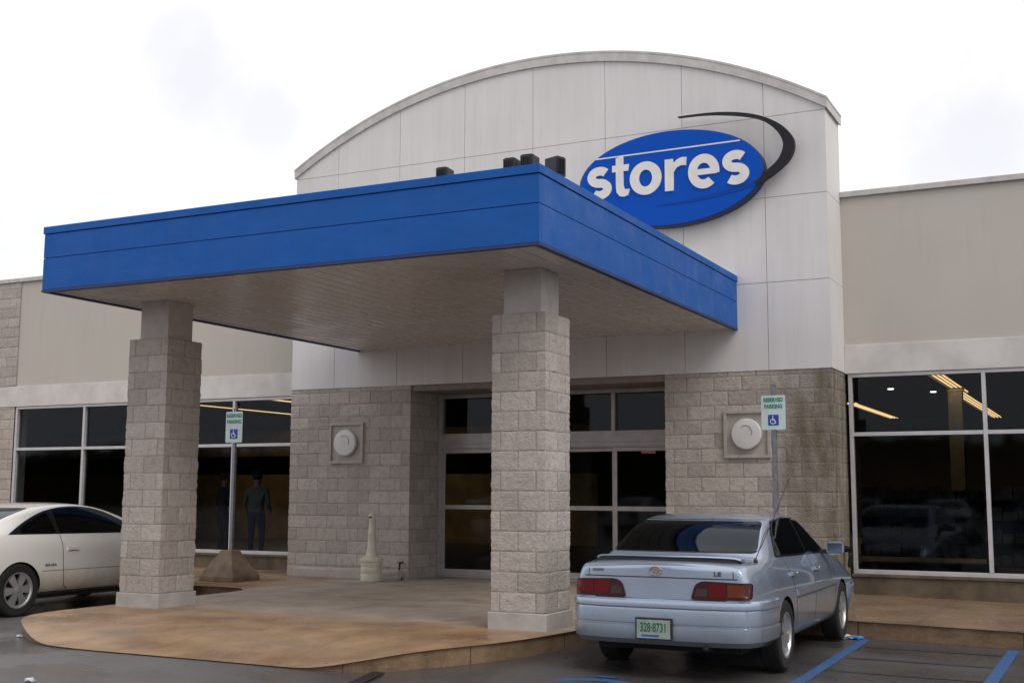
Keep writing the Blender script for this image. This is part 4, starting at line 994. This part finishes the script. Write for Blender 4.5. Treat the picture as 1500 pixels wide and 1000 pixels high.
for s in (-1,1):
    conform(bv, dlo, 'x', s, 'window_surround', GLOSSBLK, CPE, .002)
    mid = [p for p in dlo if -1.27 < p.x < -.68]
    conform(bv, [Vector((p.x+.03,p.y-.018)) for p in mid]+[Vector((-.66,.995)), Vector((-1.22,1.005))], 'x', s, 'side_window', CARGLASS, CPE, .0055)
    mid = [p for p in dlo if -.62 < p.x < .86]
    conform(bv, [Vector((p.x,p.y-.018)) for p in mid]+[Vector((.84,.97)), Vector((-.60,.99))], 'x', s, 'side_window', CARGLASS, CPE, .0055)
    for pl in ([(-.62,.975),(-.62,.6),(-.58,.34),(-.5,.28)], [(.93,.95),(.95,.7),(.92,.30)]):
        conform(bv, strip(dense(pl,.05,False), .009), 'x', s, 'door_seam', BLACK, CPE, .0012, .004)
    conform(bv, strip(dense([(-.95,.53),(1.0,.525)],.08,False), .008), 'x', s, 'body_crease', simple('crease_tan', (.22,.17,.11), .5), CPE, .0015, .004)
    conform(bv, strip(dense([(-.93,.255),(1.0,.255)],.08,False), .035), 'x', s, 'rocker_panel', BLACK, CPE, .004, .01)
    h, nn, _, _ = bv.ray_cast(Vector((s*3,-.46,.79)), Vector((-s,0,0)))
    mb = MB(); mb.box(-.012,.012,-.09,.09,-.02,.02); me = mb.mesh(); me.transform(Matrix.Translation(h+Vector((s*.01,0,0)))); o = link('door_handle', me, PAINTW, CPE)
    mb = MB(); mb.box(-.002,.002,-.085,.085,-.028,-.021); me = mb.mesh(); me.transform(Matrix.Translation(h+Vector((s*.012,0,0)))); link('handle_shadow_gap', me, BLACK, o)
    conform(bv, rounded([(s*.40,.66),(s*.78,.66),(s*.78,.84),(s*.44,.84)], .03), 'y', -1, 'tail_lamp', LENSR, CPE, .010, .02)
    conform(bv, rounded([(s*.36,.58),(s*.60,.58),(s*.60,.65),(s*.36,.66)], .02), 'y', 1, 'headlamp', LENSC, CPE, .006)
h, nn, _, _ = bv.ray_cast(Vector((3,-.82,.60)), Vector((-1,0,0)))
text('model_badge', 'SOLARA', .042, LTTEXT, CPE, Matrix.Translation(h+Vector((.004,0,0))) @ Matrix.Rotation(pi/2,4,'Z') @ RX, .001, .002, 1.15)
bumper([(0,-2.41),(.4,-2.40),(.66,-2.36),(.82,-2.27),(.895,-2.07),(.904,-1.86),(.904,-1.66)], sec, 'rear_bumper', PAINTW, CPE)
mb = MB(); mb.box(-.7,.7,-2.2,1.85,.18,.30); mb.build('underbody', BLACK, CPE)
wheels(CPE, wheel_meshes(.32,.215,.205,6,'wide'), [(s*.79,y,.32) for s in (-1,1) for y in (-1.30,1.37)])

# ------------------------------------------------------------------ shoppers dimly seen through the left window
def person(x, y, rz, lab, shirt, trousers, arm):
    t = thing('person', lab, 'person', (x,y,0), rz)
    J = {'pel':(0,0,.95,.14), 'wa':(0,0,1.08,.125), 'ch':(0,-.01,1.30,.15), 'nk':(0,0,1.47,.058), 'hd0':(0,.01,1.56,.075), 'hd':(0,.015,1.65,.095), 'hd2':(0,.01,1.73,.07),
         'hipL':(-.1,0,.90,.10),'kneL':(-.11,.02,.50,.065),'ankL':(-.11,-.02,.09,.045),'toeL':(-.12,.14,.03,.035),'hipR':(.1,0,.90,.10),'kneR':(.11,.03,.50,.065),'ankR':(.11,-.01,.09,.045),'toeR':(.12,.15,.03,.035),
         'shL':(-.19,0,1.40,.065),'elL':(-.25,-.02,1.12,.045),'wrL':(-.23,.10 if arm else .02,.88,.03),'haL':(-.22,.14,.80,.035),'shR':(.19,0,1.40,.065),'elR':(.25,-.02,1.12,.045),'wrR':(.22,.18 if arm else .03,1.0 if arm else .88,.03),'haR':(.2,.25 if arm else .06,1.03 if arm else .80,.035)}
    E_ = [('pel','wa'),('wa','ch'),('ch','nk'),('nk','hd0'),('hd0','hd'),('hd','hd2'),('pel','hipL'),('hipL','kneL'),('kneL','ankL'),('ankL','toeL'),('pel','hipR'),('hipR','kneR'),('kneR','ankR'),('ankR','toeR'),('ch','shL'),('shL','elL'),('elL','wrL'),('wrL','haL'),('ch','shR'),('shR','elR'),('elR','wrR'),('wrR','haR')]
    ks = list(J)
    for sd in ('L','R'):
        b = Vector(J['ha'+sd][:3]); sgn = -1 if sd == 'L' else 1
        for k in range(5):
            q = b+Vector((sgn*-.0, (k-2)*.017, -.085+abs(k-2)*.008)) if k < 4 else b+Vector((-sgn*.045,.02,-.035))
            J['f%s%d' % (sd,k)] = (*q, .009); E_.append(('ha'+sd, 'f%s%d' % (sd,k)))
    ks = list(J); me = bpy.data.meshes.new('m'); me.from_pydata([J[k][:3] for k in ks], [(ks.index(a), ks.index(b)) for a, b in E_], [])
    o = bpy.data.objects.new('tmp', me); COL.objects.link(o); sk = o.modifiers.new('k', 'SKIN'); o.modifiers.new('s', 'SUBSURF').levels = 2
    if not me.skin_vertices: me.attributes
    for i, k in enumerate(ks): me.skin_vertices[0].data[i].radius = (J[k][3],)*2
    me.skin_vertices[0].data[0].use_root = True
    m2 = bpy.data.meshes.new_from_object(o.evaluated_get(bpy.context.evaluated_depsgraph_get())); bpy.data.objects.remove(o)
    for mt in (SKIN, shirt, trousers, BLACK): m2.materials.append(mt)
    for p in m2.polygons:
        c = p.center; p.material_index = 3 if c.z < .1 else 2 if (c.z < .98 and abs(c.x) < .2) else 1 if (c.z < 1.47 and not (abs(c.x) > .19 and c.z < 1.08)) else 0
    b = link('body', m2, None, t, smooth=True)
    bm = bmesh.new(); bmesh.ops.create_icosphere(bm, subdivisions=3, radius=.1, matrix=Matrix.Translation((0,-.004,1.69)) @ Matrix.Diagonal((1.06,1.16,1.02,1)))
    bmesh.ops.delete(bm, geom=[v for v in bm.verts if v.co.z < 1.60 or (v.co.y > .03 and v.co.z < 1.735)], context='VERTS')
    for v in bm.verts: v.co += Vector((noise.noise(v.co*30), noise.noise(v.co*30+Vector((5,0,0))), 0))*.006
    h = bpy.data.meshes.new('m'); bm.to_mesh(h); bm.free(); link('hair', h, HAIR, b, smooth=True)
    bm = bmesh.new()
    bmesh.ops.create_icosphere(bm, subdivisions=2, radius=.016, matrix=Matrix.Translation((0,.108,1.63)))
    for s in (-1,1): bmesh.ops.create_icosphere(bm, subdivisions=2, radius=.02, matrix=Matrix.Translation((s*.09,0,1.635)) @ Matrix.Diagonal((.5,1,1.5,1)))
    h = bpy.data.meshes.new('m'); bm.to_mesh(h); bm.free(); link('face_features', h, SKIN, b, smooth=True)
person(-10.15, 2.7, .3, 'person in a pale grey-green shirt standing behind the left window by the sign post', FABG, FABB, True)
person(-11.3, 3.1, -.4, 'person in dark clothes standing behind the left window, left of the sign post', FABD, FABD, False)

# ------------------------------------------------------------------ cars parked across the lane behind the camera (mirrored in the glass)
def dup(o, parent=None):
    c = o.copy(); COL.objects.link(c)
    if parent: c.parent = parent
    for ch in list(o.children): dup(ch, c)
    return c
for k, (x, y, src) in enumerate([(5.6,-25.5,CPE),(2.8,-25.8,SED),(-.1,-25.4,CPE),(-3.0,-25.7,SED),(-11.5,-26.0,CPE),(-17.4,-25.6,SED),(-23.2,-25.8,CPE)]):
    c = dup(src); c.location = (x, y, zlot(x)); c.rotation_euler = (0, 0, pi+R(random.uniform(-1,1)))
    tag(c, 'parked car in the row behind the camera, seen only mirrored in the shop glass', 'car', 'cars mirrored in the shop windows')
